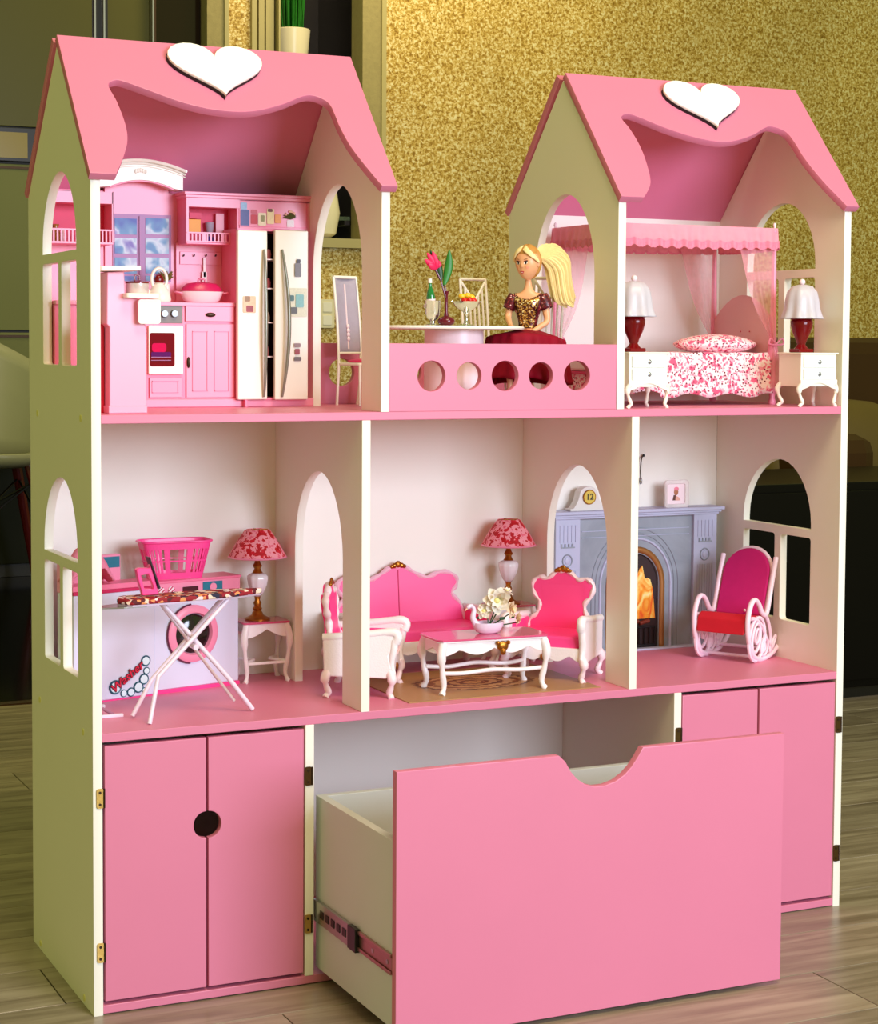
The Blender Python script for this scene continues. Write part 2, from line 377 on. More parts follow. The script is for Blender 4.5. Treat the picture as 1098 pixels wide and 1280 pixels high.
def RZ(a, loc=(0, 0, 0)): return Matrix.Translation(loc) @ Matrix.Rotation(a, 4, 'Z')

# ================================================================== THE ROOM
SLAB_TOP = -.004
fl = build(MB().bx(-2.2, 5.2, -3.4, 2.06, -.05, SLAB_TOP), 'floor', mat('subfloor_joint_brown', (58, 46, 34), .8)); fl['kind'] = 'structure'
PW, PL = .145, 1.18
pmesh = None
row = 0
y = -1.10
while y < 2.04:
    x = -2.6+(row*.47) % PL
    while x < 3.9:
        if pmesh is None:
            mb = MB().bx(.0008, PL-.0008, .0008, PW-.0008, -.004, 0.)
            p = build(mb, 'plank', M_PLANK, fl, bevel=.0005); pmesh = p.data
        else:
            p = bpy.data.objects.new('plank', pmesh); finish(p, 'plank', fl)
            d = p.modifiers.new('bevel', 'BEVEL'); d.width = .0005; d.segments = 1
        p.location = (x, y, 0.)
        x += PL
    y += PW; row += 1
pa = build(MB().bx(-2.2, 5.2, -3.4, -1.10, -.004, 0), 'near_floorboards', M_PLANK, fl); pa['kind'] = 'stuff'
ft = build(MB().bx(-2.2, 6.5, 2.06, 6.2, -.05, -.001), 'floor', mat('black_gloss_floor_tile', (8, 6, 7), .12, spec=.3)); ft['kind'] = 'structure'
tr = build(MB().bx(-2.2, 5.2, 2.045, 2.075, -.004, .004), 'trim_1', mat('bronze_threshold', (72, 50, 36), .35, metal=.5)); tr['kind'] = 'structure'

YW = 4.4
def WX(u, v=150): return at(u, v, YW).x
def WZ(v, u=300): return at(u, v, YW).z
# wallpapered wall with the alcove left open
a0, a1 = WX(351), WX(452); zs = WZ(299, 430)
wb = build(MB().bx(WX(480), 7.5, YW, YW+.1, 0, 3.2).bx(a0-.02, WX(480), YW, YW+.1, 0, zs-.02).bx(WX(283), WX(313), YW, YW+.1, 0, 3.2), 'wall_back', M_WALLP); wb['kind'] = 'structure'
M_ROUGHSTONE = mat('cream_split_stone', (152, 142, 96), .8, var=.18, vs_=60, bump=1., bs=90)
sw = build(MB().bx(WX(452), WX(475), YW-.01, YW+.1, zs, 3.2).bx(WX(258), WX(279), YW-.01, YW+.1, 0, 3.2), 'wall_back', M_ROUGHSTONE); sw['kind'] = 'structure'
t2 = build(MB().bx(WX(475), WX(480.5), YW-.02, YW+.1, 0, 3.2).bx(WX(279), WX(284), YW-.02, YW+.1, 0, 3.2), 'trim_2', M_CREAMTRIM); t2['kind'] = 'structure'
t3 = build(MB().bx(a0-.03, WX(478), YW-.04, YW+.1, zs-.035, zs), 'trim_3', M_CREAMTRIM); t3['kind'] = 'structure'
nb = build(MB().bx(a0-.02, a1+.02, YW+.45, YW+.5, zs-.02, 3.2).bx(a1, a1+.03, YW+.1, YW+.5, zs, 3.2), 'wall_alcove', M_NICHE); nb['kind'] = 'structure'
w0 = build(MB().bx(-3.2, WX(258)-.0, YW+.32, YW+.4, 0, 3.2), 'wall_left', M_NICHE); w0['kind'] = 'structure'
# light-wood door frame strips at the alcove
wf = build(MB().bx(WX(313), WX(319), YW-.02, YW+.12, 0, 3.2).bx(WX(326), WX(333), YW+.02, YW+.12, 0, 3.2).bx(WX(335), WX(345), YW+.02, YW+.12, 0, 3.2).bx(WX(347.5), WX(349.5), YW-.01, YW+.12, 0, 3.2), 'trim_4', M_CREAMTRIM); wf['kind'] = 'structure'
wf2 = build(MB().bx(WX(319), WX(351), YW+.13, YW+.2, 0, 3.2), 'wall_strip', M_NICHE); wf2['kind'] = 'structure'

# tall olive kitchen cabinet with an oven niche strip
kc = thing('tall_cabinet', 'tall olive gloss kitchen cabinet with a black-framed oven strip, far left behind the dollhouse', 'cabinet', (WX(30), YW+.1, 0))
xa, xb = WX(-160), WX(117)
build(MB().bx(xa, xb, YW+.02, YW+.3, 0, 3.2), 'cabinet_body', mat('dark_cabinet_carcass', (36, 32, 22), .5), kc)
for i, (v0, v1, m_) in enumerate([(-140, 160, M_SMOKE), (207, 413, M_OLIVE), (416, 566, M_OLIVE), (569, 703, mat('dark_base_panel', (30, 32, 22), .5, spec=.1))]):
    d = build(MB().bx(xa, xb-.004, YW, YW+.018, WZ(v1, 60), WZ(v0, 60)), 'cabinet_door', m_, kc, bevel=.002)
    if i: build(MB().bx(xa, xb-.02, YW-.004, YW, WZ(v0+6, 60), WZ(v0+3, 60)), 'handle_rail', M_BRONZE, d)
ov = build(MB().bx(xa, xb, YW-.01, YW+.018, WZ(204, 60), WZ(162, 60)), 'oven_frame', M_BLACK, kc, bevel=.002)
build(MB().bx(WX(-60), WX(33), YW-.016, YW-.01, WZ(198, 20), WZ(166, 20)), 'oven_glass', mat('amber_lit_glass', (128, 112, 44), .2, emit=(120, 100, 30, .25)), ov)
# glazed sliding door between the cabinet and the stone strip
gd = thing('sliding_door', 'smoked glass sliding door in slim metal frames behind the left roof', 'door', (WX(190), YW+.1, 0))
build(MB().bx(WX(137), WX(191), YW+.04, YW+.05, 0, 3.2), 'glass_pane', M_SMOKE, gd)
build(MB().bx(WX(195), WX(257), YW+.06, YW+.07, 0, 3.2), 'glass_pane', mat('black_gloss_glass', (24, 12, 8), .1), gd)
for u0, u1, mm in ((117, 123, M_BLACK), (118.5, 120.5, M_STEEL), (123, 130, M_BLACK), (130, 132, M_STEEL), (132, 137, M_BLACK), (191, 193, M_STEEL), (193, 195.5, M_BRONZE)):
    yy = YW+.02 if mm is M_BLACK else YW+.0
    build(MB().bx(WX(u0), WX(u1), yy, yy+.03, 0, 3.2), 'frame_bar', mm, gd)
# alcove: two glass shelves, potted plant, tall pale vase
for v, lab in ((88, 'dark glass shelf under the potted grass in the alcove'), (267, 'lower dark glass shelf seen through the kitchen doorway arch')):
    s_ = thing('glass_shelf', lab, 'shelf', (WX(400, v), YW+.1, WZ(v, 400)))
    zz = WZ(v, 400)
    build(MB().bx(WX(352, v)+.01, WX(452, v)-.002, YW+.11, YW+.42, zz-.015, zz+.0), 'shelf_board', M_GLASS, s_)
    for uu in (362, 447): build(MB().bx(WX(uu, v)-.012, WX(uu, v)+.012, YW+.10, YW+.2, zz-.035, zz-.016), 'bracket', M_DARK, s_, bevel=.002)
pz = WZ(88, 400)
pl_ = thing('potted_grass', 'green grass plant in a cream ceramic pot on the alcove shelf above the roof', 'plant', (WX(391, 60), YW+.14, pz))
px_, py_ = WX(391, 60), YW+.22
sc_ = (WX(420, 60)-WX(400, 60))/20
build(MB().lathe([(15*sc_, 0), (17*sc_, 12*sc_), (20*sc_, 34*sc_), (22*sc_, 55*sc_), (21*sc_, 56*sc_), (19*sc_, 50*sc_), (0, 50*sc_)], (px_, py_, pz), 24), 'pot', M_CERAMIC, pl_, smooth=40)
g = MB()
for i in range(130):
    a = random.random()*2*PI; r0 = random.random()*14*sc_; r1 = r0+random.random()*14*sc_; h = (70+random.random()*75)*sc_
    b0 = Vector((px_+r0*math.cos(a), py_+r0*math.sin(a), pz+48*sc_)); b2 = Vector((px_+r1*math.cos(a), py_+r1*math.sin(a), pz+48*sc_+h)); b1 = (b0+b2)/2+Vector((0, 0, .01))
    g.tube([b0, b1, b2], [.9*sc_, .8*sc_, .2*sc_], 3)
o = build(g, 'grass_blades', M_LEAF, pl_); o['kind'] = 'stuff'
vx, vz = WX(413, 270), WZ(299, 413)
vs_o = recentre(build(MB().lathe([(.02, 0), (.05, .02), (.065, .1), (.05, .2), (.03, .27), (.035, .3), (.0, .3)], (WX(409, 270), YW+.04, zs), 20), 'tall_vase', M_CERAMIC, None, smooth=40))
tag(vs_o, 'pale tapering vase on the alcove sill, seen through the kitchen doorway arch', 'vase')
sp = thing('wall_socket', 'cream double socket plate on gold wallpaper behind the clouded chair back', 'socket', (WX(408, 392), YW-.006, WZ(392, 408)))
cx_, cz_ = WX(408, 392), WZ(392, 408)
build(MB().rbx(cx_-.03, cx_+.03, YW-.012, YW, cz_-.055, cz_+.055, .006), 'faceplate', M_CERAMIC, sp, bevel=.001)
for k in (-1, 1): build(MB().rbx(cx_-.018, cx_+.018, YW-.015, YW-.012, cz_+k*.025-.018, cz_+k*.025+.018, .004), 'rocker_switch', M_CREAM, sp)

# bucket chair far left
bc = at(30, 735, 2.0); d_ = (bc-CAM); t_ = -CAM.z/d_.z; fp = CAM+d_*t_
BC = Vector((fp.x-.13, fp.y-.12, 0))
ch = thing('bucket_chair', 'pale shell chair on dark red wooden legs standing far left behind the dollhouse', 'chair', BC)
def shell(u, v):
    a = (u-.5)*2*PI*.62; zt = v
    r = .20+.06*zt; wob = math.cos(a)
    z = .46+zt*(.42*(.35+.65*max(0, (1-abs(u-.5)*1.9))))
    return (BC.x+r*math.sin(a), BC.y+r*math.cos(a)*.95, z)
mb = MB().grid(shell, 24, 8); mb.lathe([(.02, 0), (.12, .002), (.19, .02), (.205, .05)], (BC.x, BC.y, .43), 24, close=False)
build(mb, 'shell', mat('pale_shell_plastic', (160, 160, 124), .4), ch, smooth=60, solid=.008)
M_RLEG = mat('dark_red_wood', (88, 10, 14), .35, var=.15, vs_=30)
for sx, sy in ((-1, -1), (1, -1), (-1, 1), (1, 1)):
    build(MB().tube([(BC.x+sx*.10, BC.y+sy*.10, .44), (BC.x+sx*.19, BC.y+sy*.19, 0)], [.018, .012], 10), 'leg', M_RLEG, ch)
for a_, b_ in (((-1, -1), (1, 1)), ((-1, 1), (1, -1)), ((-1, -1), (1, -1)), ((1, -1), (1, 1))):
    build(MB().tube([(BC.x+a_[0]*.15, BC.y+a_[1]*.15, .20), (BC.x+b_[0]*.11, BC.y+b_[1]*.11, .38)], .004, 6), 'strut', M_BLACK, ch)

# right: black gloss sideboard and brown sofa behind it
sbx, sby = 1.42, 1.32
topz = at(1078, 602, sby).z
sb = thing('sideboard', 'low black gloss sideboard behind the right side panel', 'sideboard', (2.2, 1.5, 0))
M_BG = mat('black_gloss_lacquer', (6, 5, 6), .3, spec=.15)
build(MB().bx(sbx, 3.4, sby, sby+.45, .03, topz), 'cabinet_body', M_BG, sb, bevel=.003)
build(MB().bx(sbx+.03, 3.37, sby+.03, sby+.42, 0, .03), 'plinth', M_BLACK, sb)
for k in range(3):
    xx = sbx+.02+k*.655
    d = build(MB().bx(xx, xx+.64, sby-.014, sby-.001, .05, topz-.02), 'cabinet_door', M_BG, sb, bevel=.002)
    build(MB().bx(xx+.28, xx+.36, sby-.026, sby-.014, topz-.07, topz-.06), 'handle', M_STEEL, d)
so = thing('leather_sofa', 'dark brown leather sofa with rounded back behind the black sideboard', 'sofa', (2.9, 2.3, 0))
M_BRN = mat('dark_brown_leather', (62, 40, 12), .5, var=.12, vs_=8, bump=.2, bs=90, spec=.2)
sx0 = at(985, 420, 2.3).x-.15; st = at(1080, 414, 2.3).z
build(MB().bx(sx0, 4.6, 2.3, 2.52, .12, st-.02), 'backrest', M_BRN, so, bevel=.05)
for k in range(2): build(MB().bx(sx0+.2+k*1.0, sx0+1.18+k*1.0, 2.0, 2.3, .2, .42), 'seat_cushion', M_BRN, so, bevel=.04)
build(MB().bx(sx0, sx0+.18, 1.9, 2.4, .1, .6), 'armrest', M_BRN, so, bevel=.05)
ccx = at(1105, 545, 2.0)
build(MB().ell((ccx.x, 2.16, ccx.z-.12), (.3, .1, .22), 20, 12), 'back_cushion', mat('olive_brown_velvet', (96, 78, 26), .6, var=.1), so, smooth=60)

# ================================================================== THE DOLLHOUSE
W, D, T = 1.1513, .3272, .0123
ZB0, ZB1, ZA0, ZA1 = .3465, .3577, .7449, .7559
EAVE, YR, RIDGE = 1.049, .1632, 1.232
DH = thing('dollhouse', 'large pink and white wooden dollhouse with two gabled towers and a wide pulled-out drawer', 'dollhouse', (W/2, D/2, 0))
def arch(y0, y1, zbase, zspring, ztop, n=10, ymid=.153):
    """pointed gothic outline, as (y, z); straight jambs and two arcs"""
    L = []; 
    for k in range(n+1):
        t = k/n; L.append((y0+(ymid-y0)*(1-math.cos(t*PI/2))**.92, zspring+(ztop-zspring)*math.sin(t*PI/2)**.94))
    R = []
    for k in range(n+1):
        t = k/n; R.append((y1-(y1-ymid)*(1-math.cos(t*PI/2))**.92, zspring+(ztop-zspring)*math.sin(t*PI/2)**.94))
    pts = [(y0, zbase)]+L+R[::-1][1:]+[(y1, zbase)]
    return pts
def rr(y0, y1, z0, z1, r=.005):
    out = []
    for cx, cy, a0 in ((y1-r, z1-r, 0), (y0+r, z1-r, 90), (y0+r, z0+r, 180), (y1-r, z0+r, 270)):
        for k in range(4):
            t = math.radians(a0+30*k); out.append((cx+r*math.cos(t), cy+r*math.sin(t)))
    return out
def window_holes(z):   # z = floor level of that storey
    zb = z+.207; return [arch(.070, .248, zb, zb+.008, z+.311), rr(.070, .147, z+.060, zb-.013), rr(.163, .248, z+.060, zb-.013)]
def gable(top=True, z0=0.):
    k = (RIDGE-EAVE)/YR
    return [(0, z0), (0, EAVE), (YR, RIDGE), (D, EAVE), (D, z0)]
def side(x, outer, holes, name, label=None):
    o = plate(outer, holes, T, lambda u, v, w_: (x+w_, u, v), name, M_WHITE, DH)
    if label: o['label'] = label
    return o
side(0, gable(), window_holes(ZA1)+window_holes(ZB1), 'side_panel', 'left side panel with two arched windows, olive in the room light')
side(W-T, gable(), window_holes(ZA1)+window_holes(ZB1), 'side_panel')
def door_cut(z, h, outer):   # outline with a doorway open at the bottom
    a = arch(.066, .245, z, z+.215, z+h)
    return a
for x in (.3901, .7508):
    a = arch(.066, .245, ZA1, ZA1+.19, 1.066)
    outer = [(0, ZA1), (0, EAVE), (YR, RIDGE), (D, EAVE), (D, ZA1)]+a[::-1]
    side(x, outer, [], 'tower_wall')
for x in (.3633, .7763):
    a = arch(.066, .245, ZB1, ZB1+.195, .668)
    outer = [(0, ZB1), (0, ZA0), (D, ZA0), (D, ZB1)]+a[::-1]
    side(x, outer, [], 'divider_panel')
for x in (.2842, .8525):
    build(MB().bx(x, x+T, 0.0, D, .0121, ZB0), 'divider_panel', M_WHITE, DH, bevel=.0007)
# shelves, base, backs
for z0, z1, nm in ((ZA0, ZA1, 'upper_shelf'), (ZB0, ZB1, 'middle_shelf'), (.0015, .0121, 'bottom_board')):
    build(MB().bx(T, W-T, .0006, D, z0, z1), nm, M_PINK, DH, bevel=.0007)
build(MB().bx(T, W-T, D, D+.004, .01, ZA0), 'back_panel', M_WHITE, DH)
build(MB().bx(0, .4024, D, D+.004, ZA0, EAVE), 'back_panel', M_WHITE, DH)
build(MB().bx(.7508, W, D, D+.004, ZA0, EAVE), 'back_panel', M_WHITE, DH)
# dowel plugs on the left side panel
for yy, zz in ((.2832, .7484), (.0506, .7501), (.2791, .5409*0+.3525), (.046, .3525), (.283, .0095), (.046, .0095)):
    build(MB().tube([(-.0009, yy, zz), (.0006, yy, zz)], .0045, 10), 'dowel_plug', mat('pale_plug', (236, 230, 150), .4), DH)
# roofs
SL = Vector((0, YR, RIDGE+.008-1.049)); SLn = SL.normalized(); NRM = Vector((0, -SLn.z, SLn.y))
TR = .0115
LEN = .2505
def roof(x0, x1, pts, heart):
    """pts: cut-out (fraction of width, distance up the slope) from the left tongue to the right one"""
    o0 = Vector((0, -.0035, 1.0445))
    def mp(u, v, w_): return Vector((u, 0, 0))+o0+SLn*v+NRM*w_
    cut = smoothline([(x0+a*(x1-x0), b, 0) for a, b in pts], 5)
    outer = [(x0, LEN), (x0, 0)]+[(p.x, p.y) for p in cut]+[(x1, 0), (x1, LEN)]
    plate(outer, [], TR, mp, 'roof_panel', M_PINK, DH, bev=.001)
    # rear slope
    b0 = Vector((0, D+.0035, 1.0445)); SB = Vector((0, -SLn.y, SLn.z)); NB = Vector((0, SLn.z, SLn.y))
    plate([(x0, LEN), (x0, 0), (x1, 0), (x1, LEN)], [], TR, lambda u, v, w_: Vector((u, 0, 0))+b0+SB*v+NB*w_, 'roof_panel', M_PINK, DH)
    # heart
    hx, hv, hw, hh = heart
    H = []
    n = 44
    for k in range(n):
        t = 2*PI*k/n
        X_ = 16*math.sin(t)**3/16; Y_ = (13*math.cos(t)-5*math.cos(2*t)-2*math.cos(3*t)-math.cos(4*t))/14.5
        H.append((hx+X_*hw/2, hv+(Y_-.06)*hh/1.96))
    h = plate(H, [], .004, lambda u, v, w_: mp(u, v, w_+TR+.0045), 'heart', mat('white_painted_heart', (250, 250, 240), .4), DH, bev=.0004)
    Hs = [(hx+(a-hx)*1.0, hv+(b-hv)*1.0) for a, b in H]
    plate(Hs, [], .0047, lambda u, v, w_: mp(u-.0006, v-.0008, w_+TR), 'heart_backing', M_DKEDGE, h, bev=0)
cutL = [(.08, 0), (.115, .030), (.142, .060), (.149, .090), (.141, .130), (.127, .160), (.150, .1700), (.178, .1695), (.25, .1560), (.36, .1355), (.47, .1255), (.58, .1275), (.69, .1440), (.775, .1630), (.82, .1650), (.858, .1530), (.866, .1300), (.868, .110), (.88, .076), (.90, .048), (.925, .0200), (.945, 0.)]
roof(-.0035, .4080, cutL, (.2020, .2065, .131, .096))
cutR = [(.09, 0), (.145, .030), (.168, .075), (.172, .110), (.163, .140), (.150, .1610), (.18, .1700), (.22, .1660), (.33, .1430), (.45, .1265), (.56, .1235), (.68, .1400), (.76, .1590), (.80, .1630), (.848, .1530), (.862, .1300), (.866, .104), (.88, .074), (.90, .046), (.925, .0200), (.945, 0.)]
roof(.7478, 1.1560, cutR, (.9655, .205, .132, .094))
# balcony railings with five round holes
HX = [(.4641, .0205), (.5202, .0185), (.5750, .0205), (.6305, .0185), (.6872, .0205)]
def circ(x, z, r, n=28): return [(x+r*math.cos(2*PI*k/n), z+r*math.sin(2*PI*k/n)) for k in range(n)]
for yy in (.0008, D-.012):
    plate([(.4026, ZA1), (.7506, ZA1), (.7506, .8465), (.4026, .8465)], [circ(x, .8030, r) for x, r in HX], .011, lambda u, v, w_: (u, yy+w_, v), 'balcony_railing', M_PINK, DH)
# cupboard doors
def cup(x0, x1, hole_x, nm='door'):
    z0, z1 = .0170, .3415
    pts = [(x0, z0), (x1, z0), (x1, z1), (x0, z1)]
    if hole_x is None: pl = pts
    elif hole_x >= x1: pl = [(x0, z0), (x1, z0)]+[(x1-.0172*math.cos(math.radians(a)), .2287+.0175*math.sin(math.radians(a))) for a in range(-90, 91, 15)]+[(x1, z1), (x0, z1)]
    else: pl = [(x1, z0), (x1, z1), (x0, z1)]+[(x0+.0172*math.cos(math.radians(a)), .2287+.0175*math.sin(math.radians(a))) for a in range(90, -91, -15)]+[(x0, z0)]
    return plate(pl, [], .011, lambda u, v, w_: (u, .0008+w_, v), nm, M_PINK, DH, bev=.0008)
d1 = cup(.0155, .1485, .1485); d2 = cup(.1513, .2822, .1513)
d3 = cup(.8672, .9975, .9975); d4 = cup(1.0010, 1.1370, 1.0010)
def hinge(x, z, m_, par):
    mb = MB().rbx(x-.0052, x+.0045, -.0016, .0, z-.0125, z+.0125, .003)
    h = build(mb, 'hinge', m_, par, smooth=40)
    pin = MB().tube([(x+.0045, -.0012, z-.0120), (x+.0045, -.0012, z+.0120)], .0015, 8)
    for k in (-1, 1): pin.tube([(x-.0008, -.0024, z+k*.0075), (x-.0008, -.0014, z+k*.0075)], .0018, 8)
    hp = build(pin, 'hinge', M_BRONZE, par, smooth=40)
M_BRD = mat('dark_brass', (92, 70, 34), .35, metal=.8, var=.15, vs_=200)  # darker brass than on the other hinges
hinge(.0095, .2765, M_BRASS, d1); hinge(.0095, .0805, M_BRASS, d1); hinge(.2885, .2790, M_BRD, d2); hinge(.2885, .0820, M_BRASS, d2)
hinge(.8600, .2835, M_BRD, d3); hinge(1.1432, .2775, M_BRD, d4); hinge(1.1432, .0815, M_BRD, d4)
# dark cabinet interior behind the doors reads through gap and hole
# drawer
dw = build(MB().bx(.3050, .3160, -.2390, .0150, .0185, .2490).bx(.8490, .8600, -.2390, .0150, .0185, .2490).bx(.3160, .8490, .0040, .0150, .0185, .2490).bx(.3160, .8490, -.2390, .004, .022, .027), 'drawer', M_GREY, DH, bevel=.0006)
dw['label'] = 'wide toy drawer pulled far out, grey-white inside'
N = [(.3028, .0062), (.8624, .0062), (.8624, .3345), (.6455, .3370), (.6385, .3255), (.6290, .3130), (.6190, .3040), (.6060, .2965), (.5900, .2925), (.5750, .2925), (.5620, .2965), (.5500, .3045), (.5405, .3150), (.5330, .3280), (.5240, .3378), (.3028, .3385)]
N = [(a, (b if b < .3344 else .3362)) for a, b in N]
plate(N, [], .0118, lambda u, v, w_: (u, -.2510+w_, v), 'drawer_front', M_PINK, dw, bev=.0009)
M_RAILP = mat('zinc_slide_rail', (176, 128, 128), .3, metal=.75, var=.1, vs_=80)
mb = MB().bx(.3005, .3048, -.2385, .0100, .0860, .0905).bx(.3005, .3048, -.2385, .0100, .1065, .1110).bx(.3030, .3048, -.2385, .0100, .0905, .1065)
build(mb, 'slide_rail', M_RAILP, dw, bevel=.0006)
mb = MB().bx(.2985, .3030, -.1150, .0090, .0840, .0880).bx(.2985, .3030, -.1150, .0090, .1085, .1125).bx(.2985, .2995, -.1150, .0090, .0880, .1085)
build(mb, 'slide_rail', M_STEEL, dw, bevel=.0006)
build(MB().bx(.2968, .3040, -.1390, -.1130, .0830, .1130), 'slide_stop', M_BLACK, dw, bevel=.001)
mb = MB()
for k in range(5): mb.bx(.2976, .2984, -.105+k*.019, -.094+k*.019, .0935, .1035)
build(mb, 'slide_slots', M_BLACK, dw)
for k in (-.225, -.18): build(MB().tube([(.3024, k, .0985), (.3034, k, .0985)], .003, 10), 'screw', M_STEEL, dw)

# ================================================================== KITCHEN (upper left room)
def bpx(u0, v0, u1, v1, Y, dep, mb=None, r=0, proud=0.):
    """box whose front lies in the plane y=Y and whose size was surveyed from the photograph"""
    um, vm = (u0+u1)/2, (v0+v1)/2
    x0, x1, z0, z1 = at(u0, vm, Y).x, at(u1, vm, Y).x, at(um, v1, Y).z, at(um, v0, Y).z
    mb = mb or MB()
    if r: return mb.rbx(x0, x1, Y-proud, Y+dep, z0, z1, r)
    return mb.bx(x0, x1, Y-proud, Y+dep, z0, z1)
S = ZA1
YWI, YU, YC, YF = .302, .258, .238, .222
KU = thing('kitchen_unit', 'pink toy kitchen wall unit with arched white pediment, oven and printed window', 'toy kitchen', (.2, .29, S))
xL = .0135
def X(u, v, Y): return at(u, v, Y).x
def Z(u, v, Y): return at(u, v, Y).z
xw0, xw1 = X(140, 300, YWI), X(218, 300, YWI); xu0 = X(233, 270, YU); xu1 = X(296, 270, YU); xr = X(388, 250, YU)
ztop = Z(300, 242, YU)
zct = Z(260, 378, YC)
# back shell of the window bay
build(MB().bx(xL, xr, .318, .326, S, ztop-.004).bx(xL, X(226, 300, YWI), YWI, .318, S, Z(180, 240, YWI)), 'wall_board', M_TOYPINK, KU, bevel=.001)
# arched pink field and white pediment
def arcpts(x0, x1, z0, z1, n=18): return [(x0+(x1-x0)*k/n, z0+(z1-z0)*math.sin(PI*k/n)**.9) for k in range(n+1)]
YP = .272
pc = X(176, 220, YP); ph = X(229, 220, YP)-pc; pl0 = pc-ph*1.02; pr0 = pc+ph
zi0, zi1, zo0, zo1 = Z(215, 236, YP), Z(176, 225, YP), Z(222, 214, YP), Z(176, 200, YP)
inner = arcpts(pc-ph*.72, pc+ph*.78, zi0, zi1); outer = arcpts(pl0, pr0, zo0, zo1)
xfield = [(p[0], p[1]+.001) for p in inner]
build(MB().prism([(xfield[0][0], S+.1)]+xfield+[(xfield[-1][0], S+.1)], 'y', YWI-.004, YWI+.0017), 'arched_field', M_TOYPINK, KU)
ped = MB().prism([(pl0, zi0-.002)]+[(pl0, zo0)]+outer[1:-1]+[(pr0, zo0), (pr0, zi0-.002)]+inner[::-1], 'y', YP, YWI)
pe = build(ped, 'pediment', M_CREAM, KU, bevel=.0006)
mb = MB()
for dz, rr_, dy in ((-.0005, .0024, -.003), (-.005, .0014, -.001), (-.0085, .0009, 0)):
    ln = [(p[0]*1+0, YP+dy, p[1]+dz) for p in arcpts(pl0-.003, pr0+.003, zo0, zo1, 24)]
    mb.tube(ln, rr_, 8)
mb.tube([(pr0+.003, YP-.003, zo0), (pr0+.003, YWI, zo0)], .0024, 8)
build(mb, 'cornice_moulding', M_CREAM, KU, smooth=40)
mb = MB()
for k in (-2, -1, 0, 1, 2): mb.ell((pc+k*.0035, YP-.0005, (zi1+zo1)/2-.001*abs(k)), (.0022, .0012, .0035), 8, 6)
build(mb, 'shell_ornament', M_CREAM, KU, smooth=60)
mb = MB().tube([(p[0], YP+.002, p[1]-.001) for p in inner], .0013, 6)
build(mb, 'arch_bead', M_TOYPINK2, KU, smooth=40)
# printed window: eight panes in lilac frames
WN = build(bpx(141, 268, 214, 352, YWI-.0055, .004), 'window_frame', M_LILACF, KU)
for r_, (v0, v1) in enumerate(((273, 293), (297.5, 317), (322, 342), (345, 351))):
    for u0, u1 in ((143.5, 171), (182, 211)):
        build(bpx(u0, v0, u1, v1, YWI-.0062, .0010), 'pane', M_SKY, WN)
build(bpx(174.5, 270, 178.5, 352, YWI-.0075, .0025), 'window_bar', M_LILACF, WN); 
# hutch on the right of the bay, with cornice, balustrade and shelf
ub = MB()
ub.bx(xu0-.001, xr, YU, .318, ztop-.010, ztop)                                 # cornice underside
ub.bx(xu0, xu1+.004, YU, .318, Z(260, 259, YU), ztop-.008)
ub.bx(xu0, xu0+.002, YU, .318, Z(260, 303, YU), ztop-.008)
ub.bx(xu1, xu1+.004, YU, .318, Z(260, 303, YU), ztop-.008)
zsh = Z(262, 303, YU)
ub.bx(xu0, xu1+.004, YU, .318, zsh-.003, zsh)
build(ub, 'wall_cupboard', M_TOYPINK2, KU, bevel=.0006)
mb = MB().bx(xu0-.004, xr+.004, YU-.005, .318, ztop-.004, ztop).bx(xu0-.002, xr+.002, YU-.0025, .318, ztop-.008, ztop-.004)
build(mb, 'cornice', M_TOYPINK, KU, bevel=.0006)
build(MB().bx(xu0-.0003, xu1+.0043, YU-.0014, YU+.0004, Z(260, 259, YU), ztop-.0085).bx(xu0-.0005, xu0+.003, YU-.0016, YU+.0004, zsh+.0003, Z(260, 259, YU)+.001), 'cupboard_face', M_TOYPINK, KU)
build(MB().bx(xu0+.002, xu1, .296, .300, zsh, Z(260, 259, YU)), 'cupboard_back', mat('deep_rose_recess', (226, 44, 96), .5), KU)
zr = Z(262, 291, YU)
bal = MB().bx(xu0, xu1+.002, YU-.0022, YU+.002, zr-.0015, zr+.0005).bx(xu0+.003, xu1+.002, YU-.0012, YU+.002, zsh+.0002, zsh+.002)
for k in range(14):
    if k in (4, 9): bal.bx(xu0+.001+k*(xu1-xu0)/13.5, xu0+.006+k*(xu1-xu0)/13.5, YU-.0008, YU+.001, zsh, zr); continue
    xx = xu0+.002+k*(xu1-xu0)/13.5; bal.bx(xx, xx+.0022, YU-.0005, YU+.001, zsh, zr)
o = build(bal, 'balustrade', M_TOYPINK, KU)
# small pictures of goods in the cupboard
build(bpx(236, 274, 251, 290, YU+.02, .006), 'book_stack', mat('orange_print', (248, 170, 60), .5), KU, bevel=.0005)
build(bpx(237, 266, 252, 273, YU+.022, .006), 'book_stack', mat('rose_print', (216, 40, 90), .5), KU)
mb = MB().lathe([(.0075, 0), (.0085, .004), (.005, .009), (.004, .010)], (X(262, 280, YU+.03), YU+.03, zsh), 14); build(mb, 'blender_base', mat('blue_print', (70, 80, 190), .3), KU, smooth=40)
mb = MB().lathe([(.004, .010), (.0062, .026), (.0062, .030), (.0, .031)], (X(262, 280, YU+.03), YU+.03, zsh), 14); build(mb, 'blender_jug', M_CLOUDY, KU, smooth=40)
build(bpx(270, 267, 280, 291, YU+.03, .004), 'cookbook', mat('pale_rose_print', (252, 186, 204), .5), KU)
